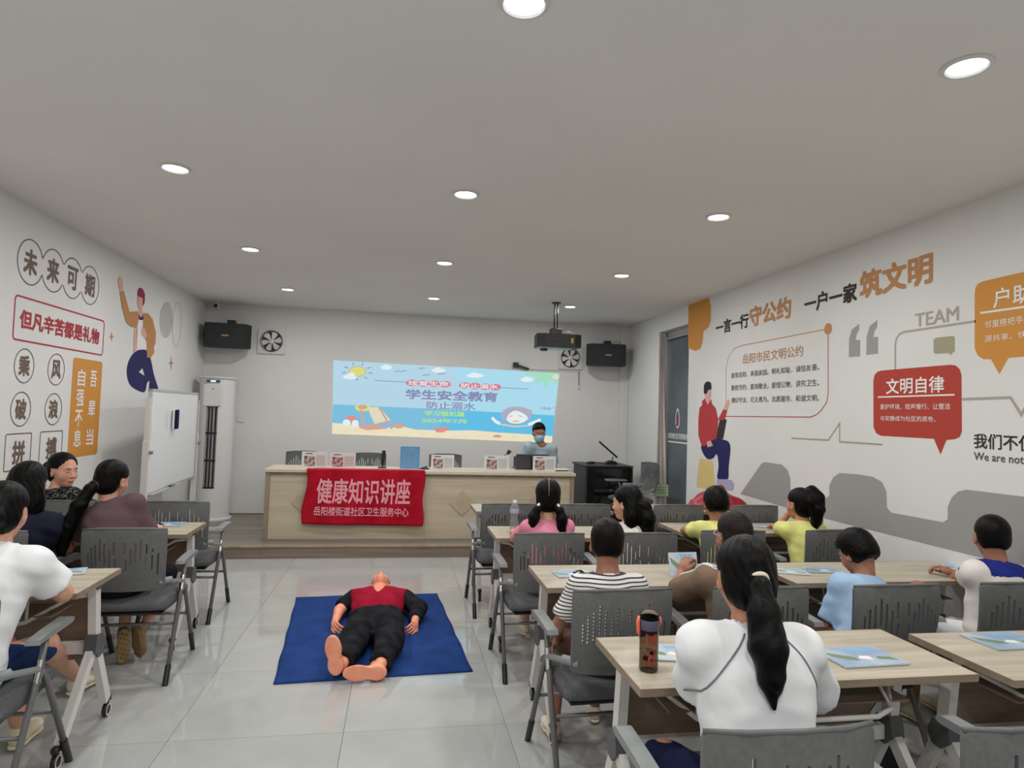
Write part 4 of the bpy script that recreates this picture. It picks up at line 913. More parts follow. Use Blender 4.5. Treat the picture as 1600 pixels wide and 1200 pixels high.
# ================================================================= AIR CONDITIONER
ac = thing('air_conditioner', 'tall white cylindrical floor air conditioner in the left corner of the stage', 'air conditioner', (-2.30, 8.72, ZS))
AZ = 1.77
prof = [(.205, .03), (.21, .05), (.21, AZ-.02), (.20, AZ)]
vs, fs = [], []; n = 48; ring = []
def acp(a, r=.21):                                        # angle 0 = front (-y); recess in front
    return (r*math.sin(a), -r*math.cos(a))
z_lv = [.03, .40, 1.42, AZ]
for z in z_lv:
    for k in range(n): x, y = acp(2*math.pi*k/n-math.pi+math.pi/n); vs.append((x, y, z))
ks = [k for k in range(n) if abs(2*math.pi*k/n-math.pi+math.pi/n+math.pi/n) < .36]
for j in range(3):
    for k in range(n):
        if j == 1 and k in ks: continue
        fs.append((j*n+k, j*n+(k+1) % n, (j+1)*n+(k+1) % n, (j+1)*n+k))
fs += [tuple(range(n))[::-1], tuple(3*n+k for k in range(n))]
o = MB(); o.add(vs, fs); o.build('casing', 'ac_white', ac, auto=50)
MB().lathe([(.235, 0), (.235, .02), (.21, .03)], n=40).build('base', 'ac_white', ac, auto=40)
MB().lathe([(.205, AZ-.0), (.235, AZ+.006), (.235, AZ+.02), (.21, AZ+.026)], n=40).build('lid', 'ac_white', ac, auto=40)
w_ = .2*math.sin(.42)
MB().span((-w_, -.155, .40), (w_, -.12, 1.42)).build('outlet_cavity', 'ac_dark', ac)
for k in range(4):
    x = -.06+.04*k
    for j in range(3): MB().bar((x, -.185, .42+.34*j), (x, -.185, .42+.34*j+.31), .012 if k % 2 else .02, .02).build('louver', 'ac_slat', ac)
MB().box((.0, -.209, 1.56), (.22, .012, .27), bev=.005).build('display_panel', 'ac_white', ac)
MB().box((.0, -.2135, AZ-.035), (.16, .016, .028)).build('display_strip', 'ac_dark', ac); MB().box((.0, -.223, AZ-.035), (.06, .004, .016)).build('led', 'led_blue', ac)
MB().box((0, -.216, 1.64), (.03, .003, .012)).build('logo', 'armrest', ac)

# ================================================================= WHITEBOARD on its stand
wq = [at(232, 614, 0, -2.16), at(308, 607, 0, -2.25)]
yA, yB_ = 6.10, 7.72; xA, xB = -2.165, -2.25
z0_, z1_ = .755, 1.70
wb = thing('whiteboard', 'white magnetic board on a light metal stand along the left wall', 'whiteboard', ((xA+xB)/2, (yA+yB_)/2, 0), math.atan2(-(xB-xA), (yB_-yA)))
Lw = math.hypot(yB_-yA, xB-xA)
MB().box((0, 0, (z0_+z1_)/2), (.018, Lw-.03, z1_-z0_-.03)).build('panel', 'whiteboard', wb)
for a, b in (((-.014, -Lw/2, z0_), (.014, -Lw/2+.022, z1_)), ((-.014, Lw/2-.022, z0_), (.014, Lw/2, z1_)), ((-.014, -Lw/2, z1_-.022), (.014, Lw/2, z1_)), ((-.014, -Lw/2, z0_), (.014, Lw/2, z0_+.022))): MB().span(a, b).build('frame_rail', 'alu', wb)
MB().span((.014, -Lw/2+.03, z0_+.002), (.06, Lw*.1, z0_+.012)).build('pen_tray', 'alu', wb)
for y, zf in ((-Lw/2-.028, 0.0), (Lw/2+.028, ZS)):
    MB().span((-.025, y-.022, zf+.05), (.025, y+.022, 1.24)).build('stand_post', 'white_metal', wb)
    MB().span((-.02, y-.012, 1.24), (.02, y+.012, 1.62)).build('stand_tube', 'white_metal', wb)
    MB().span((-.17, y-.02, zf+.03), (.36, y+.02, zf+.06)).build('foot_bar', 'white_metal', wb)
    for xx in (-.14, .33): MB().lathe([(.018, -.01), (.02, 0), (.018, .01)], (xx, y, zf+.02), 14, 'y').build('caster', 'black', wb)
    MB().lathe([(.016, .0), (.016, .03)], (.025, y, 1.14), 12, 'x').build('knob', 'armrest', wb)
p = at(270, 655, 0, -2.19)
er = thing('board_eraser', 'navy and white board eraser stuck on the whiteboard', 'eraser', (-2.185, p[1], p[2]), math.atan2(-(xB-xA), (yB_-yA)))
MB().box((.012, 0, 0), (.02, .10, .20), bev=.008, seg=2).build('felt_block', 'paper', er); MB().box((.032, .0, 0), (.022, .09, .19), bev=.010, seg=2).build('grip', 'c_navypants', er)
mk = thing('marker_pen', 'green whiteboard marker lying in the pen tray', 'pen', (-2.165, 6.75, z0_+.021), 1.6)
MB().tube([(0, 0, 0), (.12, 0, 0)], .009, 10).build('barrel', 'leaf_green', mk, auto=50); MB().tube([(-.03, 0, 0), (0, 0, 0)], .0095, 10).build('cap', 'black', mk, auto=50)

# ================================================================= FIGURES: smooth-union distance fields meshed with surface nets
class Field:
    def __init__(s, lo, hi, res):
        s.lo = np.array(lo, float); s.res = res; s.n = np.ceil((np.array(hi)-s.lo)/res).astype(int)+1
        s.g = np.full(s.n, .12, np.float32)
        s.ax = [s.lo[i]+np.arange(s.n[i])*res for i in range(3)]
    def sub(s, lo, hi, m=.07):
        a = np.maximum(0, np.floor((np.array(lo)-m-s.lo)/s.res).astype(int)); b = np.minimum(s.n, np.ceil((np.array(hi)+m-s.lo)/s.res).astype(int)+1)
        if np.any(b <= a): return None, None
        sl = tuple(slice(a[i], b[i]) for i in range(3))
        X = s.ax[0][sl[0]][:, None, None]; Y = s.ax[1][sl[1]][None, :, None]; Z = s.ax[2][sl[2]][None, None, :]
        return sl, (X, Y, Z)
    def merge(s, sl, d, k):
        a = s.g[sl]
        if k <= 0: s.g[sl] = np.minimum(a, d); return
        h = np.clip(.5+.5*(a-d)/k, 0, 1); s.g[sl] = a+(d-a)*h-k*h*(1-h)
    def cone(s, a, b, ra, rb, k=.02, cut=False, op='add'):
        a = np.array(a, float); b = np.array(b, float); R = max(ra, rb)
        sl, P = s.sub(np.minimum(a, b)-R, np.maximum(a, b)+R)
        if sl is None: return s
        ba = b-a; L2 = ba@ba; px, py, pz = P[0]-a[0], P[1]-a[1], P[2]-a[2]
        t = np.clip((px*ba[0]+py*ba[1]+pz*ba[2])/L2, 0, 1)
        d = np.sqrt((px-ba[0]*t)**2+(py-ba[1]*t)**2+(pz-ba[2]*t)**2)-(ra+(rb-ra)*t)
        if cut:
            L = math.sqrt(L2); d = np.maximum(d, (px*ba[0]+py*ba[1]+pz*ba[2])/L-L)
        if op == 'add': s.merge(sl, d.astype(np.float32), k)
        else: s.g[sl] = np.maximum(s.g[sl], -d)
        return s
    def ell(s, c, r, R=None, k=.02, op='add'):
        c = np.array(c, float); r = np.array(r, float); m = r.max(); sl, P = s.sub(c-m, c+m)
        if sl is None: return s
        x, y, z = P[0]-c[0], P[1]-c[1], P[2]-c[2]
        if R is not None: x, y, z = (R[0, 0]*x+R[1, 0]*y+R[2, 0]*z, R[0, 1]*x+R[1, 1]*y+R[2, 1]*z, R[0, 2]*x+R[1, 2]*y+R[2, 2]*z)
        k0 = np.sqrt((x/r[0])**2+(y/r[1])**2+(z/r[2])**2); k1 = np.sqrt((x/r[0]**2)**2+(y/r[1]**2)**2+(z/r[2]**2)**2)
        d = (k0*(k0-1)/np.maximum(k1, 1e-6)).astype(np.float32)
        if op == 'add': s.merge(sl, d, k)
        else: s.g[sl] = np.maximum(s.g[sl], -d) if k <= 0 else -s._sm(-s.g[sl], d, k)
        return s
    @staticmethod
    def _sm(a, d, k):
        h = np.clip(.5+.5*(a-d)/k, 0, 1); return a+(d-a)*h-k*h*(1-h)
    def plane(s, p, n):                                   # keep the side opposite to n
        p = np.array(p, float); n = np.array(n, float); n /= np.linalg.norm(n)
        d = (s.ax[0][:, None, None]-p[0])*n[0]+(s.ax[1][None, :, None]-p[1])*n[1]+(s.ax[2][None, None, :]-p[2])*n[2]
        s.g = np.maximum(s.g, d.astype(np.float32)); return s
    def wrinkle(s, amp, f, seed=0, ax=(1, 1, 1)):
        X, Y, Z = s.ax[0][:, None, None], s.ax[1][None, :, None], s.ax[2][None, None, :]
        q = seed*1.7; w = np.sin(f*(ax[0]*X*1.1+ax[1]*Y*.7+ax[2]*Z*1.3)+q+2*np.sin(f*.37*(X-Y+Z)+q*2))*np.sin(f*.6*(Z-.8*X+.5*Y)+q*3)
        s.g = s.g+(amp*w).astype(np.float32); return s
    def mesh(s):
        g = s.g; I = g < 0; nx, ny, nz = g.shape
        c = I[:-1, :-1, :-1].astype(np.int8)
        cnt = sum(I[i:nx-1+i, j:ny-1+j, k:nz-1+k].astype(np.int8) for i in (0, 1) for j in (0, 1) for k in (0, 1))
        act = (cnt > 0) & (cnt < 8); idx = -np.ones(act.shape, np.int64); cells = np.argwhere(act)
        if not len(cells): return np.zeros((0, 3)), []
        idx[act] = np.arange(len(cells)); acc = np.zeros((len(cells), 3)); w = np.zeros(len(cells))
        i, j, k = cells.T; C = [(0, 0, 0), (1, 0, 0), (0, 1, 0), (1, 1, 0), (0, 0, 1), (1, 0, 1), (0, 1, 1), (1, 1, 1)]
        for a in range(8):
            for ax in range(3):
                if C[a][ax]: continue
                b = list(C[a]); b[ax] = 1
                va = g[i+C[a][0], j+C[a][1], k+C[a][2]]; vb = g[i+b[0], j+b[1], k+b[2]]; m = (va < 0) != (vb < 0)
                t = np.where(m, va/np.where(m, va-vb, 1), 0); p = np.array(C[a], float)[None, :].repeat(len(cells), 0); p[:, ax] += t
                acc += p*m[:, None]; w += m
        V = s.lo+(cells+acc/w[:, None])*s.res
        F = []
        for ax in range(3):
            o1, o2 = (ax+1) % 3, (ax+2) % 3
            A = I[tuple(slice(0, -1) if q == ax else slice(1, -1) for q in range(3))]; B = I[tuple(slice(1, None) if q == ax else slice(1, -1) for q in range(3))]
            e = np.argwhere(A != B)
            if not len(e): continue
            inside = A[tuple(e.T)]; e[:, o1] += 1; e[:, o2] += 1
            def cell(d1, d2):
                q = e.copy(); q[:, o1] -= d1; q[:, o2] -= d2; return idx[tuple(q.T)]
            q = np.stack([cell(1, 1), cell(0, 1), cell(0, 0), cell(1, 0)], 1); q[~inside] = q[~inside][:, ::-1]; F.append(q)
        return V, np.concatenate(F)
def join(parts):
    V, Fs, n = [], [], 0
    for v, f in parts:
        if len(v): V.append(v); Fs.append(np.asarray(f)+n); n += len(v)
    return np.concatenate(V), np.concatenate(Fs)
def relax(V, F, it):
    F = np.asarray(F); n = len(V)
    e = np.concatenate([F[:, [i, (i+1) % 4]] for i in range(4)])
    for _ in range(it):
        acc = np.zeros_like(V); c = np.zeros(n)
        for a, d in ((0, 1), (1, 0)):
            for k in range(3): acc[:, k] += np.bincount(e[:, a], V[e[:, d], k], n)
            c += np.bincount(e[:, a], minlength=n)
        V = V*.45+(acc/np.maximum(c, 1)[:, None])*.55
    return V
def soft(name, V, Fc, mat, parent, origin):
    V = relax(V, Fc, 3) if name in ('shirt', 'trousers', 'vest', 'sleeve') else relax(V, Fc, 1) if name in ('hair', 'shoe') else V
    V = V-np.array(origin); me = bpy.data.meshes.new(name); me.vertices.add(len(V)); me.vertices.foreach_set('co', V.astype(np.float32).ravel())
    F = np.asarray(Fc, np.int32); me.loops.add(F.size); me.loops.foreach_set('vertex_index', F.ravel()); me.polygons.add(len(F))
    me.polygons.foreach_set('loop_start', np.arange(0, F.size, 4, dtype=np.int32)); me.polygons.foreach_set('loop_total', np.full(len(F), 4, np.int32))
    me.polygons.foreach_set('use_smooth', np.ones(len(F), bool)); me.update(); me.validate()
    me.materials.append(M[mat] if isinstance(mat, str) else mat)
    o = bpy.data.objects.new(name, me); COL.objects.link(o); o.parent = parent; return o
def rotm(yaw=0, pitch=0, tilt=0):                         # yaw right, pitch down, tilt to the right, degrees
    return np.array((Matrix.Rotation(math.radians(-yaw), 3, 'Z') @ Matrix.Rotation(math.radians(-pitch), 3, 'X') @ Matrix.Rotation(math.radians(tilt), 3, 'Y')))

# head in its own frame: x right, y to the face, z up
def _head():
    F_ = Field((-.11, -.13, -.16), (.11, .14, .13), .0046)
    F_.ell((0, -.014, .032), (.074, .093, .084), k=0).ell((0, .022, -.028), (.060, .068, .084), k=.03).ell((0, .056, -.088), (.026, .026, .022), k=.025)
    F_.ell((.036, .050, -.030), (.026, .028, .028), k=.02).ell((-.036, .050, -.030), (.026, .028, .028), k=.02)
    F_.ell((0, .074, .022), (.045, .012, .010), k=.015)
    F_.ell((.030, .096, .002), (.018, .012, .008), k=.012, op='sub').ell((-.030, .096, .002), (.018, .012, .008), k=.012, op='sub')
    F_.cone((0, .084, .004), (0, .103, -.030), .006, .0105, k=.012).ell((.011, .094, -.034), (.008, .009, .007), k=.006).ell((-.011, .094, -.034), (.008, .009, .007), k=.006)
    F_.ell((0, .088, -.058), (.022, .009, .005), k=.005).ell((0, .086, -.067), (.019, .009, .006), k=.005)
    for sx in (-1, 1): F_.ell((.074*sx, -.006, -.012), (.009, .018, .030), R=rotm(20*sx), k=.008); F_.ell((.082*sx, -.002, -.008), (.006, .009, .016), k=.004, op='sub')
    return F_.mesh()
HEAD = _head()
def _hand(curl):
    F_ = Field((-.06, -.03, -.09), (.07, .20, .05), .0034)
    F_.ell((0, .045, 0), (.038, .048, .015), k=0).cone((0, -.015, 0), (0, .03, 0), .024, .026, k=.02)
    for x, L, sp in ((-.028, .062, -.10), (-.0095, .075, -.03), (.0095, .080, .03), (.028, .070, .09)):
        p = np.array((x, .078, 0)); a = math.radians(curl); r = .0085
        for q, l in enumerate((.45, .33, .25)):
            d = np.array((sp*math.cos(a), math.cos(a), -math.sin(a))); n2 = p+d*L*l*1.12; F_.cone(p, n2, r, r*.93, k=.004); p = n2; r *= .93; a += math.radians(curl*.9)
    F_.cone((-.028, .02, -.004), (-.052, .052, -.012), .013, .0105, k=.012).cone((-.052, .052, -.012), (-.052, .080, -.022), .0105, .009, k=.004)
    return F_.mesh()
HAND = {c: _hand(c) for c in (12, 38)}
def place(mesh, R, s, t, flipx=False):
    V = mesh[0].copy(); Fc = np.asarray(mesh[1])
    if flipx: V[:, 0] *= -1; Fc = Fc[:, ::-1]
    return V*s@np.asarray(R).T+np.asarray(t), Fc
def _hair(style, tails=(), fringe=.056):
    lo = (-.16, -.24, -.46) if tails or style in ('loose', 'curly') else (-.11, -.13, -.13)
    F_ = Field(lo, (.16, .14, .15), .0058)
    if style in ('boy', 'man'):
        F_.ell((0, -.016, .040), (.0835, .099, .088), k=0).ell((0, -.045, -.015), (.073, .062, .062), k=.02).ell((.03, .055, .085), (.04, .03, .022), k=.03)
    elif style == 'buzz': F_.ell((0, -.016, .036), (.0785, .097, .086), k=0).ell((0, -.042, -.012), (.071, .062, .062), k=.02)
    elif style == 'thick': F_.ell((0, -.014, .040), (.088, .103, .092), k=0).ell((0, -.05, -.01), (.080, .066, .068), k=.03).ell((.035, .05, .08), (.045, .045, .03), k=.03)
    else: F_.ell((0, -.018, .040), (.083, .101, .088), k=0).ell((0, -.05, -.025), (.076, .060, .070), k=.03)
    if style == 'loose': F_.ell((0, -.055, -.06), (.098, .062, .12), k=.03).cone((.06, -.05, -.09), (.07, -.04, -.21), .045, .035, k=.03).cone((-.06, -.05, -.09), (-.07, -.04, -.21), .045, .035, k=.03)
    if style == 'curly':
        for q in range(40):
            a = rng.uniform(0, 6.28); z = rng.uniform(-.20, .09); r = .085+.03*math.sin(q); F_.ell((.085*math.cos(a), -.06-.05*abs(math.sin(a)), z), (.03, .03, .03), k=.02)
    X, Y, Z = F_.ax[0][:, None, None], F_.ax[1][None, :, None], F_.ax[2][None, None, :]
    face = np.maximum((.018 if style in ('boy', 'man', 'buzz', 'thick') else .034)-Y, Z-fringe+(5.4 if style in ('boy', 'man', 'buzz', 'thick') else 13)*X*X)                     # the face stays free
    F_.g = np.maximum(F_.g, -face.astype(np.float32)); 
    ear = np.maximum(-.028-Y, np.maximum(Z-.018, -(np.abs(X)-.058)))
    if style in ('boy', 'man', 'buzz', 'tie'): F_.g = np.maximum(F_.g, -ear.astype(np.float32))
    if style in ('boy', 'man', 'buzz', 'thick'): F_.plane((0, 0, -.068), (0, -.25, -1))
    elif style == 'tie': F_.plane((0, 0, -.078), (0, .5, -1))
    for pts, rs in tails:
        for q in range(len(pts)-1): F_.cone(pts[q], pts[q+1], rs[q], rs[q+1], k=.014)
    if tails or style in ('loose', 'curly', 'tie'):
        a = np.arctan2(X, -Y+.0)*(14 if style != 'curly' else 9); F_.g = F_.g+(.0016*np.sin(a*1.6+6*np.sin(Z*22))).astype(np.float32)
    if style == 'thick' or style == 'boy': F_.wrinkle(.0018, 130, 2)
    return F_.mesh()
def ik(S, W, l1, l2, pole):
    S, W, pole = (np.array(v, float) for v in (S, W, pole)); d = W-S; L = np.linalg.norm(d); u = d/L; L = min(L, (l1+l2)*.995)
    a = (l1*l1-l2*l2+L*L)/(2*L); h = math.sqrt(max(l1*l1-a*a, 1e-6)); p = pole-(pole@u)*u; p /= np.linalg.norm(p)
    return S+u*a+p*h, S+u*L
def person(label, hip, head, s=1.0, hs=1.0, face=(0, 0, 0), yaw=0, skin_='skin_light', hair='boy', tails=(), hairmat='hair', shirt='c_white', sleeve=.8, loose=.014,
           pants='c_navypants', pant_len=1.0, wrists=None, poles=None, knees=None, ankles=None, shoe='shoe_white', curl=(38, 38), seed=0, hand_dir=None, elbows=None, fringe=.068, hem=-.04, feet=None, collar=None, extra=None):
    P = np.array(hip, float); Hc = np.array(head, float); Rh = rotm(*face); Rb = rotm(yaw)
    root = thing('person', label, 'person', (P[0], P[1], 0)); org = np.array((P[0], P[1], 0))
    pit = math.radians(face[1]); back = rotm(yaw+.35*face[0])@np.array((0, -.028-.055*math.sin(pit), 0))
    Nk = Hc+(back+np.array((0, 0, -.150)))*hs
    up = Nk-P; Lt = np.linalg.norm(up); up /= Lt; rt = Rb@np.array((1., 0, 0)); rt -= up*(rt@up); rt /= np.linalg.norm(rt); fw = np.cross(up, rt); RB = np.stack([rt, fw, up], 1)
    sw = .158*s; S = {q: Nk+rt*sw*q-up*.045*s+fw*.005 for q in (-1, 1)}
    E_, W_ = {}, {}
    for q in (-1, 1):
        wr = wrists[0 if q < 0 else 1]; pole = poles[0 if q < 0 else 1] if poles else rt*q*.8+np.array((0, -.2, -1.0))
        if elbows: E_[q] = np.array(elbows[0 if q < 0 else 1], float); W_[q] = np.array(wr, float)
        else: E_[q], W_[q] = ik(S[q], wr, .275*s, .235*s, pole)
    hj = {q: P+rt*.085*s*q for q in (-1, 1)}
    K = {q: np.array(knees[0 if q < 0 else 1], float) if knees else hj[q]+Rb@np.array((.04*q, .40*s, 0))+np.array((0, 0, .47+.03*s-P[2]-.0)) for q in (-1, 1)}
    A = {q: np.array(ankles[0 if q < 0 else 1], float) if ankles else np.array((K[q][0], K[q][1]+.03, .09)) for q in (-1, 1)}
    def torso(F_, g, k=.05):
        F_.ell(P+up*.60*Lt, (.150*s+g, .100*s+g, .20*s), RB, k=0 if g == 0 else .0); F_.ell(P+up*.28*Lt, (.135*s+g, .102*s+g, .19*s), RB, k=k); F_.ell(P, (.160*s+g, .122*s+g, .115*s+g), RB, k=k)
        F_.cone(S[-1], S[1], .050*s+g, .050*s+g, k=.05); F_.cone(Nk+up*.0, Nk-up*.09*s, .050*s+g*.6, .085*s+g, k=.04)
        F_.ell(P+up*.72*Lt-fw*.03*s, (.12*s+g, .07*s+g, .13*s), RB, k=.05)
    # body
    pts = [P, Nk, *S.values(), *K.values(), *A.values()]
    lo = np.min(pts, 0)-.2; hi = np.max(pts, 0)+.2
    F_ = Field(lo, hi, .013); torso(F_, 0)
    for q in (-1, 1):
        F_.cone(hj[q], K[q], .078*s, .054*s, k=.03).cone(K[q], A[q]+(0, 0, .0), .052*s, .034*s, k=.02)
    parts = [F_.mesh()]
    F_ = Field(np.minimum(Nk, Hc)-.12, np.maximum(Nk, Hc)+.10, .007); F_.cone(Nk-up*.02, Hc+Rh@np.array((0, -.022, -.045))*hs, .050*hs, .049*hs).cone(Nk-up*.05, Nk, .075*s, .052*hs, k=.03); parts.append(F_.mesh())
    parts.append(place(HEAD, Rh, hs, Hc))
    for q in (-1, 1):
        ps = [S[q], E_[q], W_[q]]; F_ = Field(np.min(ps, 0)-.09, np.max(ps, 0)+.09, .0075)
        F_.cone(S[q], E_[q], .047*s, .037*s).cone(E_[q], W_[q], .037*s, .024*s, k=.015); parts.append(F_.mesh())
        d = W_[q]-E_[q]; d /= np.linalg.norm(d)
        if hand_dir and hand_dir[0 if q < 0 else 1] is not None: d = np.array(hand_dir[0 if q < 0 else 1], float); d /= np.linalg.norm(d)
        z = np.array((0, 0, 1.))-d*d[2]; z /= max(np.linalg.norm(z), 1e-6); x = np.cross(d, z)
        parts.append(place(HAND[curl[0 if q < 0 else 1]], np.stack([x, d, z], 1), .95*s, W_[q], flipx=(q < 0)))
    body = soft('body', *join(parts), skin_, root, org)
    # face parts
    for q in (-1, 1):
        b = MB(); b.ball(Hc+Rh@np.array((.030*q, .0805, .002))*hs-org, (.0130*hs, .0078*hs, .0050*hs), 12, Matrix(Rh.tolist())); e = b.build('eye', 'eye_white', root, True)
        MB().ball(Hc+Rh@np.array((.030*q, .0838, .002))*hs-org, .0054*hs, 10).build('iris', 'iris', e, True)
        MB().tube([Hc+Rh@np.array((x_*q, y_, z_))*hs-org for x_, y_, z_ in ((.014, .089, .021), (.030, .088, .026), (.044, .076, .022))], [.0022*hs, .0028*hs, .0014*hs], 6).build('eyebrow', 'hair', root, True)
    MB().ball(Hc+Rh@np.array((0, .0905, -.062))*hs-org, (.020*hs, .0055*hs, .0055*hs), 12, Matrix(Rh.tolist())).build('lips', 'lips', root, True)
    hv, hf = place(_hair(hair, tails, fringe), Rh, hs, Hc); soft('hair', hv, hf, hairmat, root, org)
    # trousers, skirt or shorts
    F_ = Field(lo, hi, .011)
    F_.ell(P, (.166*s+.006, .128*s+.006, .12*s), RB, k=0)
    for q in (-1, 1):
        F_.cone(hj[q], K[q]*1.0, .086*s+.004, .064*s+.004, k=.03) if pant_len > .9 else F_.cone(hj[q], hj[q]+(K[q]-hj[q])*max(pant_len, .3)/.55*.8 if pant_len < .55 else K[q], .088*s+.004, .072*s, k=.03, cut=pant_len < .9)
        if pant_len > .9: F_.cone(K[q], A[q]+(K[q]-A[q])*.12, .060*s+.004, .048*s, k=.02, cut=True)
    F_.plane(P+up*.12*s, up); F_.wrinkle(.0022, 60, seed); soft('trousers', *F_.mesh(), pants, root, org)
    # shirt with open neckline and clean cuffs
    es = {q: S[q]+(E_[q]-S[q])*min(sleeve, 1)*.97 for q in (-1, 1)}; pts = [P, Nk, *S.values(), *es.values()]+([*W_.values()] if sleeve > 1 else [])
    F_ = Field(np.min(pts, 0)-.22, np.max(pts, 0)+.14, .0085); torso(F_, loose)
    for q in (-1, 1):
        if sleeve > 1:
            F_.cone(S[q], E_[q], .054*s+loose*.5, .047*s+loose*.4, k=.03); F_.cone(E_[q], E_[q]+(W_[q]-E_[q])*min(.95, sleeve-1), .046*s+loose*.4, .034*s+loose*.3, k=.02, cut=True)
        else: F_.cone(S[q], es[q], .054*s+loose*.5, .052*s+loose*.9, k=.03, cut=True)
    F_.wrinkle(.0030, 34, seed+1, (.6, .8, 1.2)); F_.wrinkle(.0012, 85, seed+4, (1.2, .4, 1))
    F_.plane(P+up*hem*s, -up); F_.cone(Nk-up*.035*s+fw*.012, Nk+up*.2, .056*hs, .075*hs, op='sub')
    sh = soft('shirt', *F_.mesh(), shirt, root, org)
    if collar: 
        ring = [Nk-up*.018*s+fw*.010+(rt*math.cos(a)*.064*hs+fw*math.sin(a)*.066*hs)+up*(.014*s if math.sin(a) < .3 else -.012*s) for a in np.linspace(0, 2*math.pi, 25)[:-1]]
        MB().tube([r-org for r in ring], .010*s, 8, closed=True).build('collar', collar, root, True)
    # shoes
    for q in (-1, 1):
        a = A[q]; fd = Rb@np.array((.12*q, 1., 0)) if not feet else np.array(feet[0 if q < 0 else 1], float); fd = fd/np.linalg.norm(fd)
        upv = np.array((0, 0, 1.))-fd*fd[2]; upv /= np.linalg.norm(upv); dn = -upv*.052*s; sd_ = np.cross(fd, upv); RS = np.stack([sd_, fd, upv], 1)
        F_ = Field(a-.28*s-.02, a+.28*s+.02, .009); c0 = a+dn
        F_.ell(c0+fd*.02*s, (.036*s, .06*s, .034*s), RS, k=0).ell(c0+fd*.12*s-upv*.006*s, (.044*s, .075*s, .028*s), RS, k=.03).cone(a, c0, .036*s, .036*s, k=.02)
        F_.plane(c0-upv*.030*s, -upv); so_ = soft('shoe', *F_.mesh(), shoe, root, org)
        G = Field(c0-.26*s, c0+.26*s, .009); G.ell(c0+fd*.01*s-upv*.034*s, (.038*s, .066*s, .02*s), RS, k=0).ell(c0+fd*.115*s-upv*.034*s, (.046*s, .082*s, .02*s), RS, k=.03)
        G.plane(c0-upv*.038*s, -upv).plane(c0-upv*.026*s, upv); soft('sole', *G.mesh(), 'shoe_sole' if shoe != 'shoe_white' else 'shoe_white', so_, org)
    if extra: extra(root, org, dict(P=P, N=Nk, S=S, E=E_, W=W_, H=Hc, R=Rh, up=up, rt=rt, fw=fw, RB=RB, hs=hs, s=s))
    return root
def hp(x, y, Y): return at(x, y, 1, Y)
def tie_ring(pos, r, mat, t=.006, axis=(0, -1, -.3)):
    def g(root, org, d):
        ax = Vector(axis).normalized(); a = ax.orthogonal().normalized(); b = ax.cross(a)
        pts = [d['H']+d['R']@(np.array(pos)+np.array(a)*r*math.cos(q)+np.array(b)*r*math.sin(q))*d['hs']-org for q in np.linspace(0, 6.283, 19)[:-1]]
        MB().tube(pts, t, 8, closed=True).build('hair_tie', mat, root, True)
    return g
TT = TZ+.022
def ponytail_extra(root, org, d):
    tie_ring((.008, -.113, .0), .020, 'shoe_white', .008, (0, -1, -.9))(root, org, d)
    for q in (-1, 1):                                     # raglan piping from neck round the shoulder blade
        S_, N_ = d['S'][q], d['N']; pts = []
        for t in np.linspace(0, 1, 26):
            p = N_+(d['rt']*q*(.055+.125*math.sin(t*1.9))*1.0)-d['up']*(.0+.27*t)-d['fw']*.5
            pts.append(p)
        sh = [c for c in root.children if c.name.startswith('shirt')][0]; out = []
        for p in pts:
            ok, loc_, nor, _ = sh.ray_cast(Vector(p-org), Vector(d['fw'].tolist()))
            if ok: out.append(loc_+nor*.0012)
        if len(out) > 3: MB().tube(out, .0028, 6).build('piping', 'c_seam', root, True)

# ---- the seated people
person('girl seen from behind in a white T-shirt with grey piping and a long low ponytail', (.99, 1.60, .53), hp(1164, 903, 1.76), .93, .98, (14, 12, 0), 0, 'skin_mid', 'tie',
       [([(.004, -.095, .005), (.004, -.130, -.02), (.004, -.152, -.09), (.006, -.165, -.17), (.010, -.165, -.25), (.014, -.16, -.325)], [.022, .028, .044, .050, .034, .006])],
       shirt='c_white', sleeve=.97, loose=.026, elbows=(hp(1088, 1072, 1.83), hp(1276, 1085, 1.86)), wrists=(hp(1108, 990, 2.06), (1.28, 2.08, TT)), curl=(38, 38), pants='c_navypants', seed=3, hem=-.06, extra=ponytail_extra)
person('person at the right edge of the picture, only a hand on the table showing', (2.60, 1.60, .53), (2.62, 1.80, 1.10), .9, .95, (0, 15, 0), 0, 'skin_tan', 'boy', shirt='c_blue', wrists=((2.375, 1.945, TT), (2.80, 2.02, TT)), hand_dir=((-1, .25, 0), None), seed=5)
person('boy with cropped black hair in a white polo with thin dark stripes', (.935, 2.74, .53), hp(949, 850, 2.80), .80, .97, (18, 8, 0), 2, 'skin_tan', 'buzz', shirt='c_stripe', sleeve=.74, loose=.016,
       wrists=(hp(872, 1000, 2.98), (1.08, 3.00, .60)), pants='c_brown', pant_len=.8, seed=8, collar='c_white', ankles=((.80, 3.10, .09), (1.05, 3.25, .09)), knees=((.82, 3.10, .49), (1.05, 3.10, .49)))
def glasses_extra(root, org, d):
    R, H, hs = d['R'], d['H'], d['hs']; f = lambda p: H+R@np.array(p)*hs-org
    for q in (-1, 1):
        MB().tube([f((.030*q+.021*math.cos(a), .104-.012*abs(math.cos(a)), .004+.017*math.sin(a))) for a in np.linspace(0, 6.283, 17)[:-1]], .0016, 6, closed=True).tube([f((.051*q, .094, .008)), f((.074*q, .06, .008)), f((.081*q, -.012, .006)), f((.079*q, -.03, -.012))], .0018, 6).build('glasses_rim', 'alu', root, True)
    MB().tube([f((-.009, .105, .006)), f((.009, .105, .006))], .0016, 6).build('glasses_bridge', 'alu', root, True)
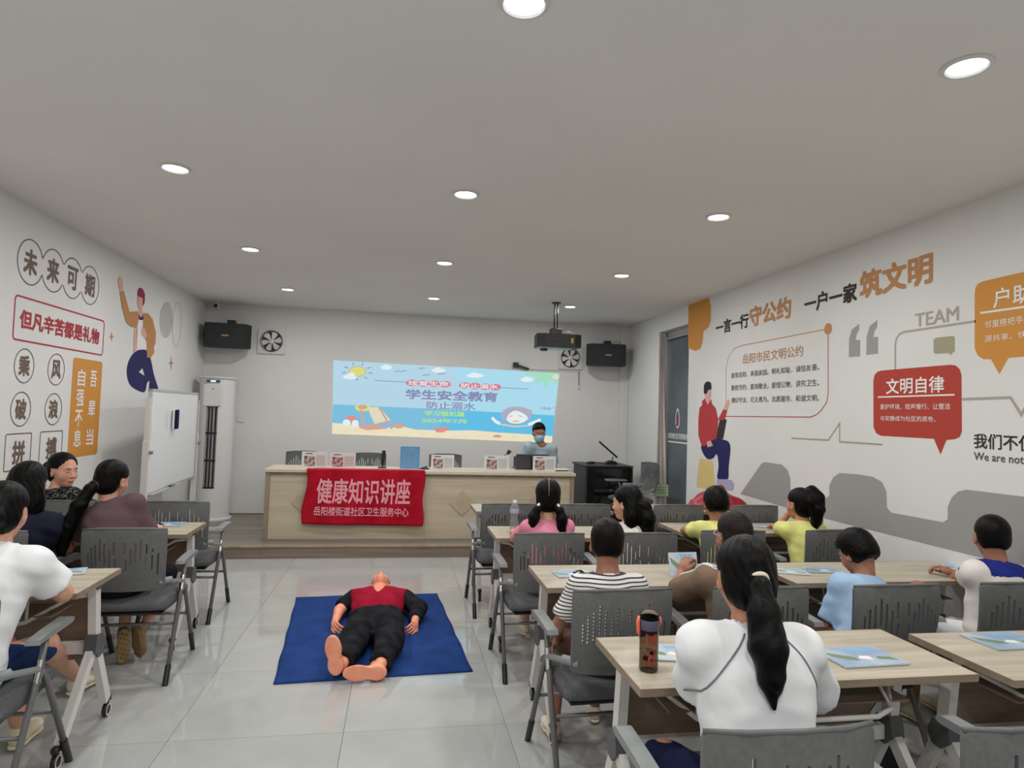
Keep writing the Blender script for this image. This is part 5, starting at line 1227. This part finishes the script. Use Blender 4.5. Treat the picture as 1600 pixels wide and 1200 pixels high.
def taupe_extra(root, org, d):
    glasses_extra(root, org, d); sh = [c for c in root.children if c.name.startswith('shirt')][0]
    S_, E_ = d['S'][-1], d['E'][-1]
    for off in (.25, .62):
        D = -d['fw']*off*1.1+d['up']*.8-d['rt']*.15; D = D/np.linalg.norm(D); out = []
        for t in np.linspace(-.35, .9, 22):
            p = S_+(E_-S_)*t+(d['N']-S_)*max(0, -t)*1.2+D*.25; ok, l_, nor, _ = sh.ray_cast(Vector(p-org), Vector((-D).tolist()))
            if ok: out.append(l_+nor*.0015)
        if len(out) > 3: MB().tube(out, .0038, 6).build('shirt_stripe', 'c_white', root, True)
person('boy with glasses and cropped brown hair in a taupe shirt holding up a booklet', (1.57, 2.74, .54), hp(1146, 838, 2.80), .86, .97, (0, 4, 0), -6, 'skin_tan', 'buzz', hairmat='hair_brown', shirt='c_taupe', sleeve=.95, loose=.026,
       elbows=(hp(1058, 925, 3.00), (1.78, 3.0, .76)), wrists=(hp(1065, 893, 3.14), (1.70, 3.16, TT)), hand_dir=((.5, .3, .8), None), pants='c_khaki', seed=11, extra=taupe_extra)
person('boy with a black fringe in a light blue T-shirt bending over the table', (2.23, 2.76, .53), hp(1339, 864, 2.92), .80, .95, (-8, 30, -4), -4, 'skin_tan', 'thick', shirt='c_blue', sleeve=.9, loose=.018,
       wrists=(hp(1318, 985, 2.98), hp(1450, 909, 3.09)), hand_dir=(None, (-1, .25, .1)), pants='c_brown', pant_len=.8, seed=14)
def jersey_extra(root, org, d):                            # royal blue yoke and sleeve ends: faces of the shirt itself
    sh = [c for c in root.children if c.name.startswith('shirt')][0]; me = sh.data; me.materials.append(M['c_royal'])
    for f in me.polygons:
        c = np.array(f.center)+org; h = (c-d['N'])@d['up']; x = abs((c-d['N'])@d['rt'])
        blue = h > -.026-.08*x and x < .13
        for q in (-1, 1):
            v = d['E'][q]-d['S'][q]; t = (c-d['S'][q])@v/(v@v)
            if t > .80 and x > .13: blue = True
        if blue: f.material_index = 1
person('boy with shaved black hair in a white jersey with royal blue yoke and sleeve trim', (2.93, 2.74, .54), hp(1550, 840, 2.80), .85, .97, (34, 6, 0), -6, 'skin_tan', 'buzz', hairmat='hair', shirt='c_whitewarm', sleeve=.9, loose=.026,
       wrists=(hp(1512, 897, 3.12), (3.05, 3.12, TT)), hand_dir=((-1, .2, .05), None), pants='c_white', pant_len=.8, seed=17, extra=jersey_extra)
def pig_extra(root, org, d):
    R, H, hs = d['R'], d['H'], d['hs']; f = lambda p: H+R@np.array(p)*hs-org
    for q in (-1, 1):
        c = np.array((.060*q, -.080, -.058)); MB().tube([f(c+np.array((.0, .0, .024))+np.array((-.004*q, -.012, 0))), f(c+np.array((.012*q, -.010, -.0))), f(c+np.array((.014*q, .0, -.026)))], [.007, .011, .006], 8).build('hair_tie', 'c_white', root, True)
    MB().tube([f((.0, -.018+.1010*math.sin(-a), .040+.0885*math.cos(a)+.0)) for a in np.linspace(.1, 1.9, 14)], .0016, 6).build('hair_parting', 'skin_light', root, True)
person('girl in a pink T-shirt with two black pigtails and white hair ties', (.955, 3.93, .52), hp(856, 778, 4.02), .76, .98, (10, 6, 0), 2, 'skin_light', 'tie',
       [([(.05, -.07, -.05), (.072, -.085, -.075), (.088, -.08, -.13), (.085, -.07, -.20), (.07, -.06, -.27)], [.022, .026, .036, .030, .008]), ([(-.05, -.07, -.05), (-.072, -.085, -.075), (-.09, -.08, -.12), (-.10, -.06, -.18), (-.11, -.05, -.22)], [.022, .026, .036, .028, .008])],
       shirt='c_pink', sleeve=.8, loose=.014, wrists=((.80, 4.34, TT), (1.08, 4.34, TT)), pants='c_khaki', pant_len=.8, seed=20, extra=pig_extra, ankles=((.93, 4.48, .11), (1.03, 4.55, .11)), shoe='shoe_white')
person('girl with long loose black hair in a white shirt with green leaf print', (1.52, 3.93, .52), hp(979, 786, 4.10), .76, .96, (-45, 6, 0), -15, 'skin_light', 'loose',
       [([(.0, -.09, .01), (.0, -.13, -.02), (.0, -.145, -.10), (.0, -.13, -.20), (.0, -.12, -.27)], [.03, .045, .055, .05, .02])],
       shirt='c_leaf', sleeve=.8, loose=.014, wrists=((1.42, 4.36, TT), (1.66, 4.34, TT)), pants='c_khaki', seed=23, fringe=.075)
person('boy with wavy black hair in a yellow T-shirt, elbow out on the table', (2.17, 4.05, .52), hp(1118, 787, 4.18), .78, .96, (10, 6, 0), -8, 'skin_tan', 'thick', shirt='c_yellow', sleeve=.60, loose=.018,
       elbows=(hp(1070, 829, 4.36), hp(1172, 833, 4.42)), wrists=(hp(1098, 824, 4.56), hp(1155, 824, 4.58)), pants='c_navypants', seed=26)
person('girl in a yellow T-shirt with a curly high ponytail and one hand at her mouth', (2.86, 4.05, .52), hp(1249, 788, 4.20), .80, .96, (-10, 2, 0), -6, 'skin_mid', 'tie',
       [([(.0, -.07, .09), (.02, -.10, .10), (.04, -.135, .06), (.035, -.145, -.02), (.03, -.13, -.10), (.015, -.12, -.17)], [.03, .046, .048, .045, .04, .02]), ([(.03, -.11, .09), (.07, -.12, .02), (.05, -.11, -.08)], [.03, .032, .022]), ([(.0, -.11, .10), (-.02, -.13, .03), (.0, -.13, -.06)], [.03, .03, .02])],
       shirt='c_yellow', sleeve=.66, loose=.020, elbows=(hp(1214, 824, 4.36), (3.02, 4.42, .76)), wrists=(hp(1234, 801, 4.30), (2.92, 4.56, TT)), hand_dir=((.2, -.1, 1), None), pants='c_navypants', seed=29, fringe=.08)
# left side
person('woman in a plum grey blouse with a long black ponytail over her back', (-1.54, 4.07, .54), hp(176, 750, 4.22), .90, .98, (16, 8, 4), 6, 'skin_light', 'tie',
       [([(-.02, -.09, -.03), (-.035, -.12, -.06), (-.06, -.15, -.16), (-.085, -.16, -.28), (-.10, -.155, -.40), (-.10, -.14, -.52)], [.024, .032, .042, .040, .030, .010])],
       shirt='c_plum', sleeve=.97, loose=.022, wrists=((-1.80, 4.46, TT), (-1.50, 4.46, TT)), elbows=((-1.84, 4.20, .76), (-1.44, 4.20, .75)), pants='c_black', pant_len=.8, seed=32, fringe=.08, extra=tie_ring((-.028, -.108, -.045), .03, 'black', .006),
       knees=((-1.62, 4.42, .50), (-1.40, 4.42, .50)), ankles=((-1.60, 4.30, .19), (-1.50, 4.36, .20)), feet=((-.05, .12, -1), (.10, .22, -1)), shoe='shoe_sole')
def smile_extra(root, org, d):
    R, H, hs = d['R'], d['H'], d['hs']; f = lambda p: H+R@np.array(p)*hs-org
    MB().tube([f((-.024, .080, -.055)), f((-.012, .0925, -.062)), f((0, .0955, -.064)), f((.012, .0925, -.062)), f((.024, .080, -.055))], [.001, .0035, .004, .0035, .001], 6).build('teeth', 'c_white', root, True)
person('smiling woman in a black floral blouse with her hair tied back, turned to the right', (-2.28, 5.12, .54), hp(99, 735, 5.08), .94, 1.02, (118, 4, 0), 35, 'skin_light', 'tie',
       [([(.0, -.09, .02), (.0, -.13, .01)], [.04, .045])], shirt='c_floral', sleeve=.95, loose=.02, wrists=((-2.15, 5.5, .64), (-2.02, 5.35, .64)), pants='c_black', seed=35, fringe=.088)
person('woman with thick loose black hair in a navy T-shirt leaning on the table', (-2.12, 4.03, .54), hp(44, 757, 4.08), .98, 1.06, (-8, 6, 3), 0, 'skin_mid', 'loose', shirt='c_navy', sleeve=.66, loose=.024,
       elbows=((-2.36, 4.30, .76), hp(103, 856, 4.18)), wrists=((-2.2, 4.5, TT), (-1.93, 4.52, TT)), pants='c_black', seed=38)
def clip_extra(root, org, d):
    R, H, hs = d['R'], d['H'], d['hs']; f = lambda p: H+R@np.array(p)*hs-org
    MB().tube([f((-.035, -.150, -.01)), f((0, -.165, .006)), f((.035, -.150, -.01))], [.005, .009, .005], 8).build('hair_clip', 'print_yellow', root, True)
person('woman in a white T-shirt and denim shorts at the nearest left table, elbow out', (-1.62, 2.76, .54), hp(6, 800, 2.96), .98, 1.0, (-8, 10, 0), 4, 'skin_light', 'tie',
       [([(0, -.09, .02), (0, -.115, -.02)], [.045, .052])], shirt='c_white', sleeve=.74, loose=.026, elbows=((-1.86, 3.02, .765), (hp(98, 926, 3.02))), wrists=((-1.75, 3.22, TT), (-1.53, 3.22, TT)), pants='c_denim', pant_len=.8, seed=41,
       knees=((-1.66, 3.16, .50), (-1.50, 3.18, .50)), ankles=((-1.64, 3.30, .10), (-1.66, 3.86, .10)), extra=clip_extra, shoe='shoe_white', hem=-.09)
def mask_extra(root, org, d):
    G = Field((-.10, -.02, -.14), (.10, .14, .03), .0042); G.ell((0, .030, -.048), (.066, .078, .070), k=0); G.ell((0, .085, -.035), (.024, .03, .035), k=.02); G.plane((0, 0, -.010), (0, .0, 1)).plane((0, .018, 0), (0, -1, .0)).plane((0, 0, -.108), (0, 0, -1))
    v, f_ = place(G.mesh(), d['R'], d['hs'], d['H']); soft('face_mask', v, f_, 'mask', root, org)
    for q in (-1, 1): MB().tube([d['H']+d['R']@np.array(p)*d['hs']-org for p in ((.058*q, .04, -.02), (.079*q, .0, .01), (.082*q, -.012, -.02), (.058*q, .03, -.08))], .0014, 6).build('ear_loop', 'c_white', root, True)
person('man in a pale blue grey shirt and blue surgical mask seated behind the desk', (1.76, 8.17, ZS+.52), hp(842, 676, 7.98), .94, 1.03, (180, 14, 0), 180, 'skin_tan', 'man', shirt='c_poloblue', sleeve=.85, loose=.022,
       elbows=((1.98, 8.06, .92), (1.54, 8.06, .92)), wrists=((1.90, 7.86, .925), (1.60, 7.86, .925)), knees=((1.86, 7.95, .62), (1.66, 7.95, .62)), ankles=((1.86, 7.95, ZS+.09), (1.66, 7.95, ZS+.09)), pants='c_navypants', seed=44, collar='c_poloblue', extra=mask_extra, shoe='shoe_dark')

# ================================================================= RESCUE MANNEQUIN on the blue mat
mq = [at(427, 1069, 2, .004), at(738, 1049, 2, .004), at(683, 928, 2, .004), at(463, 934, 2, .004)]
mt0 = thing('exercise_mat', 'dark blue fabric mat spread on the tiles under the rescue mannequin', 'mat', (-.1, 4.8, .0005))
NU, NV = 40, 40; mv, mf = [], []
for top in (1, 0):
    for j in range(NV+1):
        for i in range(NU+1):
            u, v = i/NU, j/NV; p = (1-v)*((1-u)*mq[0]+u*mq[1])+v*((1-u)*mq[3]+u*mq[2])
            wv = .003*math.sin(u*17+v*3)*math.sin(v*13)+.002*math.sin(v*31+u*5); e = .003*math.sin(v*23+i)*(1 if i in (0, NU) else 0)
            mv.append((p[0]+.1+e, p[1]-4.8, (.009+max(0, wv)*1.2) if top else 0))
n = (NU+1)*(NV+1)
for j in range(NV):
    for i in range(NU):
        a = j*(NU+1)+i; mf += [(a, a+1, a+NU+2, a+NU+1), (n+a, n+a+NU+1, n+a+NU+2, n+a+1)]
for i in range(NU): mf += [(i, n+i, n+i+1, i+1), (NV*(NU+1)+i, NV*(NU+1)+i+1, n+NV*(NU+1)+i+1, n+NV*(NU+1)+i)]
for j in range(NV): a = j*(NU+1); b = a+NU; mf += [(a, a+NU+1, n+a+NU+1, n+a), (b, n+b, n+b+NU+1, b+NU+1)]
mesh_obj('fabric', mv, mf, 'mat_blue', mt0, True)
dm = thing('rescue_mannequin', 'life-size rescue mannequin lying on the blue mat in red vest and black trousers', 'mannequin', (-.12, 4.75, .012)); do = np.array((-.12, 4.75, .012))
P_, N_ = np.array((-.105, 4.62, .115)), np.array((-.105, 5.25, .115)); Hd = np.array((-.10, 5.43, .135))
Rd = np.array(((-1, 0, 0), (0, .342, .940), (0, .940, -.342)))
F_ = Field((-.62, 3.70, -.0), (.42, 5.42, .36), .011)
F_.ell((P_+N_)/2+(0, .06, .0), (.17, .26, .092), k=0).ell(P_+(0, .12, -.01), (.15, .18, .075), k=.05).cone((-.28, 5.17, .12), (.07, 5.17, .12), .06, .06, k=.05).cone(N_, Hd+(0, -.03, 0), .062, .062, k=.03)
KN = {-1: np.array((-.235, 4.28, .10)), 1: np.array((-.005, 4.26, .10))}; AN = {-1: np.array((-.275, 3.93, .085)), 1: np.array((-.055, 3.92, .075))}
for q in (-1, 1): F_.cone(P_+(.09*q, 0, -.02), KN[q], .085, .062, k=.03).cone(KN[q], AN[q], .055, .036, k=.02)
EL = {-1: np.array((-.385, 5.00, .07)), 1: np.array((.20, 4.98, .08))}; WR_ = {-1: np.array((-.395, 4.80, .055)), 1: np.array((.165, 4.74, .06))}
for q in (-1, 1): F_.cone((-.105+.185*q, 5.16, .12), EL[q], .05, .04, k=.03).cone(EL[q], WR_[q], .038, .027, k=.02)
prt = [F_.mesh(), place(HEAD, Rd, 1.0, Hd)]
for q in (-1, 1):
    y_ = np.array((.0, -1, -.05)); z_ = np.array((q*.9, 0, .55)); z_ /= np.linalg.norm(z_); prt.append(place(HAND[38], np.stack([np.cross(y_, z_), y_, z_], 1), 1.0, WR_[q], flipx=(q < 0)))
def foot(heel, toe, wd, side):                            # flat-soled vinyl foot: heel, toe, width, direction the ankle leaves the sole
    h, t, sd = np.array(heel), np.array(toe), np.array(side, float); f = t-h; L = np.linalg.norm(f); f /= L; w_ = np.cross(f, sd); R = np.stack([w_, f, sd], 1)
    G = Field(np.minimum(h, t)-.12, np.maximum(h, t)+.14, .0055)
    G.ell(h+f*.16*L+sd*.028, (.033, .045, .045), R, k=0).ell(h+f*.70*L+sd*.018, (.045, .30*L, .034), R, k=.03).cone(h+f*.2*L+sd*.03, h+f*.62*L+sd*.022, .036, .034, k=.03).cone(h+f*.22*L+sd*.03, h+f*.22*L+sd*.12, .036, .036, k=.03)
    G.plane(h, -sd); return G.mesh()
prt.append(foot((-.300, 3.865, .045), (-.335, 3.835, .275), .09, (.05, 1, .1)/np.linalg.norm((.05, 1, .1))))
prt.append(foot((-.02, 3.85, .05), (-.262, 3.81, .065), .09, (-.05, 1, .05)/np.linalg.norm((-.05, 1, .05))))
soft('body', *join(prt), 'dummy_skin', dm, do)
F_ = Field((-.45, 3.85, .0), (.30, 5.0, .36), .010)
F_.ell(P_+(0, .04, -.0), (.172, .20, .092), k=0)
for q in (-1, 1): F_.cone(P_+(.085*q, 0, -.02), KN[q], .108, .088, k=.04).cone(KN[q], AN[q]+(0, .02, 0), .086, .068, k=.04, cut=True)
F_.plane((0, 4.70, 0), (0, 1, .1)).plane((0, 0, .015), (0, 0, -1)); F_.wrinkle(.006, 38, 2, (.4, 1.4, .5)); F_.wrinkle(.003, 80, 5)
soft('trousers', *F_.mesh(), 'black_cloth', dm, do)
F_ = Field((-.42, 4.56, .0), (.24, 5.38, .36), .009); F_.ell((P_+N_)/2+(0, .04, .0), (.196, .32, .110), k=0).cone((-.27, 5.14, .11), (.06, 5.14, .11), .080, .080, k=.05)
F_.plane((0, 4.655, 0), (0, -1, .1)).plane((0, 0, .02), (0, 0, -1)); F_.cone((-.11, 5.38, .18), (-.105, 4.92, .240), .075, .012, k=0, op='sub'); F_.wrinkle(.003, 40, 7)
soft('vest', *F_.mesh(), 'red_vest', dm, do)
for q in (-1, 1):
    F_ = Field((-.58, 4.62, -.0), (.38, 5.36, .30), .010)
    if q < 0: F_.cone((-.29, 5.16, .115), EL[-1]+(0, .03, .01), .068, .058, k=0, cut=True)
    else: F_.cone((.08, 5.16, .115), EL[1], .070, .062, k=.02).cone(EL[1], WR_[1]+(0, .045, 0), .060, .048, k=.03, cut=True)
    F_.plane((0, 0, .014), (0, 0, -1)); F_.wrinkle(.005, 46, 9); soft('sleeve', *F_.mesh(), 'black_cloth', dm, do)
hv, hf = place(_hair('boy'), Rd, 1.0, Hd); soft('hair', hv, hf, 'hair_brown', dm, do)

# ================================================================= THINGS ON THE TABLES
BK = 'safety booklets on the tables'
def booklet(label, x, y, rz, w_=.21, d_=.145, mat='book_a', z=TZ, tilt=None, open_=False):
    t = thing('booklet', label, 'booklet', (x, y, z+.0006), math.radians(rz), BK)
    if tilt is not None: t.rotation_euler = tilt
    MB().box((0, 0, .003), (w_-.004, d_-.004, .004)).build('pages', 'paper', t)
    MB().box((0, 0, .0055), (w_, d_, .0010)).build('cover', mat, t)
    q = lambda pts, m_, nm, z_: mesh_obj(nm, [(a*w_, b*d_, z_) for a, b in pts], [tuple(range(len(pts)))], m_, t)
    q([(-.45, .30), (-.42, .06), (-.25, -.16), (-.1, -.22), (-.12, -.05), (-.28, .12)], 'leaf_green', 'cover_art', .0063)
    q([(-.08, -.12), (.10, -.22), (.12, -.02), (-.02, .02)], 'print_white', 'cover_art', .0064)
    q([(.18, -.18), (.46, -.30), (.40, -.10), (.22, -.05)], 'leaf_green', 'cover_art', .0063)
    q([(-.1, .42), (.35, .42), (.30, .22), (-.05, .26)], 'print_sky', 'cover_art', .0063)
    return t
def bpos(x, y): p = at(x, y, 2, TZ); return p[0], p[1]
for (px_, py_, r, w_, d_, m_, lb) in [
    (1344, 1028, 2, .26, .17, 'book_a', 'sky-blue booklet lying in front of the ponytailed girl, to her right'),
    (1572, 1003, 1, .26, .17, 'book_a', 'sky-blue booklet near the hand at the right edge of the picture'),
    (1048, 1022, -12, .20, .15, 'book_b', 'pale blue booklet beside the sports bottle, half under the girl\'s arm'),
    (891, 898, 4, .17, .13, 'book_a', 'blue booklet with a green cover drawing left of the striped boy'),
    (921, 898, -24, .17, .12, 'book_b', 'pale booklet lying slanted right beside the striped boy'),
    (1284, 892, -8, .19, .12, 'book_a', 'blue booklet on the table left of the boy in light blue'),
    (1233, 894, -20, .19, .12, 'book_b', 'pale open booklet at the table corner behind the ponytailed girl'),
    (1492, 887, 6, .16, .13, 'book_b', 'pale booklet under the hand of the boy in the jersey'),
    (262, 820, 5, .20, .16, 'book_a', 'blue booklet at the right end of the table of the woman in plum'),
    (97, 817, 8, .20, .12, 'book_b', 'pale booklet on the table between the women in navy and floral'),
    (92, 896, 18, .22, .13, 'book_b', 'pale booklet at the elbow of the woman in the white T-shirt'),
    (1192, 823, -5, .15, .11, 'book_b', 'pale booklet on the table between the two children in yellow')]:
    x, y = bpos(px_, py_); booklet(lb, x, y, r, w_, d_, m_)
p = hp(1077, 884, 3.20)
bk = booklet('pale blue booklet held upright by the boy with glasses', p[0]-.03, 3.21, 0, .145, .12, 'book_b', z=TZ+.065, tilt=(math.radians(68), math.radians(-6), math.radians(-24)))
t = thing('phone', 'dark phone lying beside the booklet of the woman in plum', 'phone', (*bpos(245, 821), TZ+.0005), .5); MB().box((0, 0, .005), (.07, .14, .009), bev=.003).build('body', 'black', t); MB().box((0, 0, .0098), (.062, .13, .0006)).build('screen', 'rack_glass', t)
# clear water bottle
x, y = bpos(803, 829)
wb_ = thing('water_bottle', 'clear plastic water bottle on the table left of the girl in pink', 'bottle', (x, y, TZ+.0005))
outer = [(.012, .002), (.030, .0), (.033, .012), (.031, .03), (.033, .05), (.030, .07), (.026, .10), (.031, .125), (.033, .14), (.030, .165), (.020, .185), (.013, .195), (.013, .207)]
MB().lathe(outer+[(r-.001, z) for r, z in outer[::-1]], n=24, cap=False).build('bottle_body', 'pet', wb_, auto=60); MB().lathe([(.0145, .195), (.0145, .212), (.001, .213)], n=20).build('cap', 'print_white', wb_, auto=40)
MB().lathe([(.0315, .125), (.0335, .14), (.0312, .158)], n=24, cap=False).build('label', 'print_lav', wb_, auto=60)
# sports bottle
x, y = bpos(1013, 1047); sb = thing('sports_bottle', 'smoky brown sports bottle with a coral handle and slate band on the table', 'bottle', (x, y, TZ+.0005))
outer = [(.001, .001), (.026, .0), (.029, .006), (.0285, .02), (.0285, .120)]
MB().lathe(outer+[(r-.002, z+.001) for r, z in outer[::-1] if r > .01], n=32, cap=False).build('bottle_body', 'smoke', sb, auto=50)
sb.scale = (1.1, 1.1, 1.14)
MB().lathe([(.030, .118), (.0305, .121), (.0305, .143), (.029, .146)], n=32).build('slate_band', 'slate', sb, auto=50)
MB().lathe([(.029, .146), (.028, .158), (.022, .166), (.012, .170), (.001, .171)], n=28).build('lid', 'smoke', sb, auto=60)
MB().tube([(-.031, 0, .10), (-.036, -.004, .115), (-.037, -.004, .140), (-.033, 0, .155)], [.004, .006, .006, .004], 8).build('coral_clip', 'coral', sb, True); MB().tube([(.030, 0, .125), (.036, 0, .135), (.033, 0, .150)], .004, 8).build('coral_clip', 'coral', sb, True)
def cyl(u, v, r=.0291, a0=-2.75, a1=-1.15): a = a0+(a1-a0)*u; return (r*math.cos(a), r*math.sin(a), v)
for pts in ([(.05, .035), (.05, .05), (.5, .05), (.5, .035)], [(.52, .018), (.44, .035), (.52, .062), (.62, .07), (.62, .105), (.72, .105), (.72, .07), (.86, .062), (.92, .035), (.80, .015), (.78, .03), (.76, .05), (.66, .052), (.60, .042), (.64, .022)], [(.80, .078), (.80, .11), (.95, .11), (.97, .1), (.97, .078), (.93, .078), (.92, .09), (.86, .09), (.86, .078)], [(.30, .075), (.30, .11), (.44, .11), (.44, .075), (.38, .075), (.38, .09), (.36, .09), (.36, .075)]):
    P = []
    for i in range(len(pts)):
        a, b = pts[i], pts[(i+1) % len(pts)]
        for k in range(3): P.append((a[0]+(b[0]-a[0])*k/3, a[1]+(b[1]-a[1])*k/3))
    tri = tessellate_polygon([[Vector((q[0], q[1]*8, 0)) for q in P]]); mesh_obj('red_print', [cyl(*q) for q in P], [tuple(t_) for t_ in tri], 'bottle_red', sb)
# red cloth heap at the wall end of the front table
rc = thing('red_cloth', 'glossy red cloth heaped on the front table against the right wall', 'cloth', (2.98, 5.66, TZ+.001))
G = Field((-.32, -.26, -.01), (.32, .26, .26), .008)
G.ell((0, 0, 0), (.25, .17, .10), k=0).cone((-.06, .02, .05), (.02, .02, .16), .11, .035, k=.06).cone((.02, .02, .14), (.26, .0, .0), .04, .05, k=.08).cone((.0, .02, .13), (-.22, .0, .0), .03, .06, k=.08)
G.wrinkle(.012, 17, 3, (1.4, 1, .4)); G.wrinkle(.005, 45, 5, (1.2, .8, .5)); G.plane((0, 0, 0), (0, 0, -1)); v, f_ = G.mesh(); soft('fabric', v, f_, 'red_cloth', rc, (0, 0, 0))
# dark bag hanging under the right tables
bg = thing('shoulder_bag', 'dark bag standing on the floor under the table at the lower right', 'bag', (2.02, 2.42, .0005), .3)
G = Field((-.2, -.12, -.01), (.2, .12, .42), .009); G.ell((0, 0, .15), (.15, .085, .15), k=0).ell((0, 0, .08), (.165, .10, .10), k=.05); G.wrinkle(.008, 24, 4); G.plane((0, 0, 0), (0, 0, -1)); v, f_ = G.mesh(); soft('bag_body', v, f_, 'black_cloth', bg, (0, 0, 0))
MB().tube([(-.1, 0, .27), (-.08, .0, .40), (0, 0, .46), (.08, 0, .40), (.1, 0, .27)], .008, 8).build('strap', 'black', bg, True)
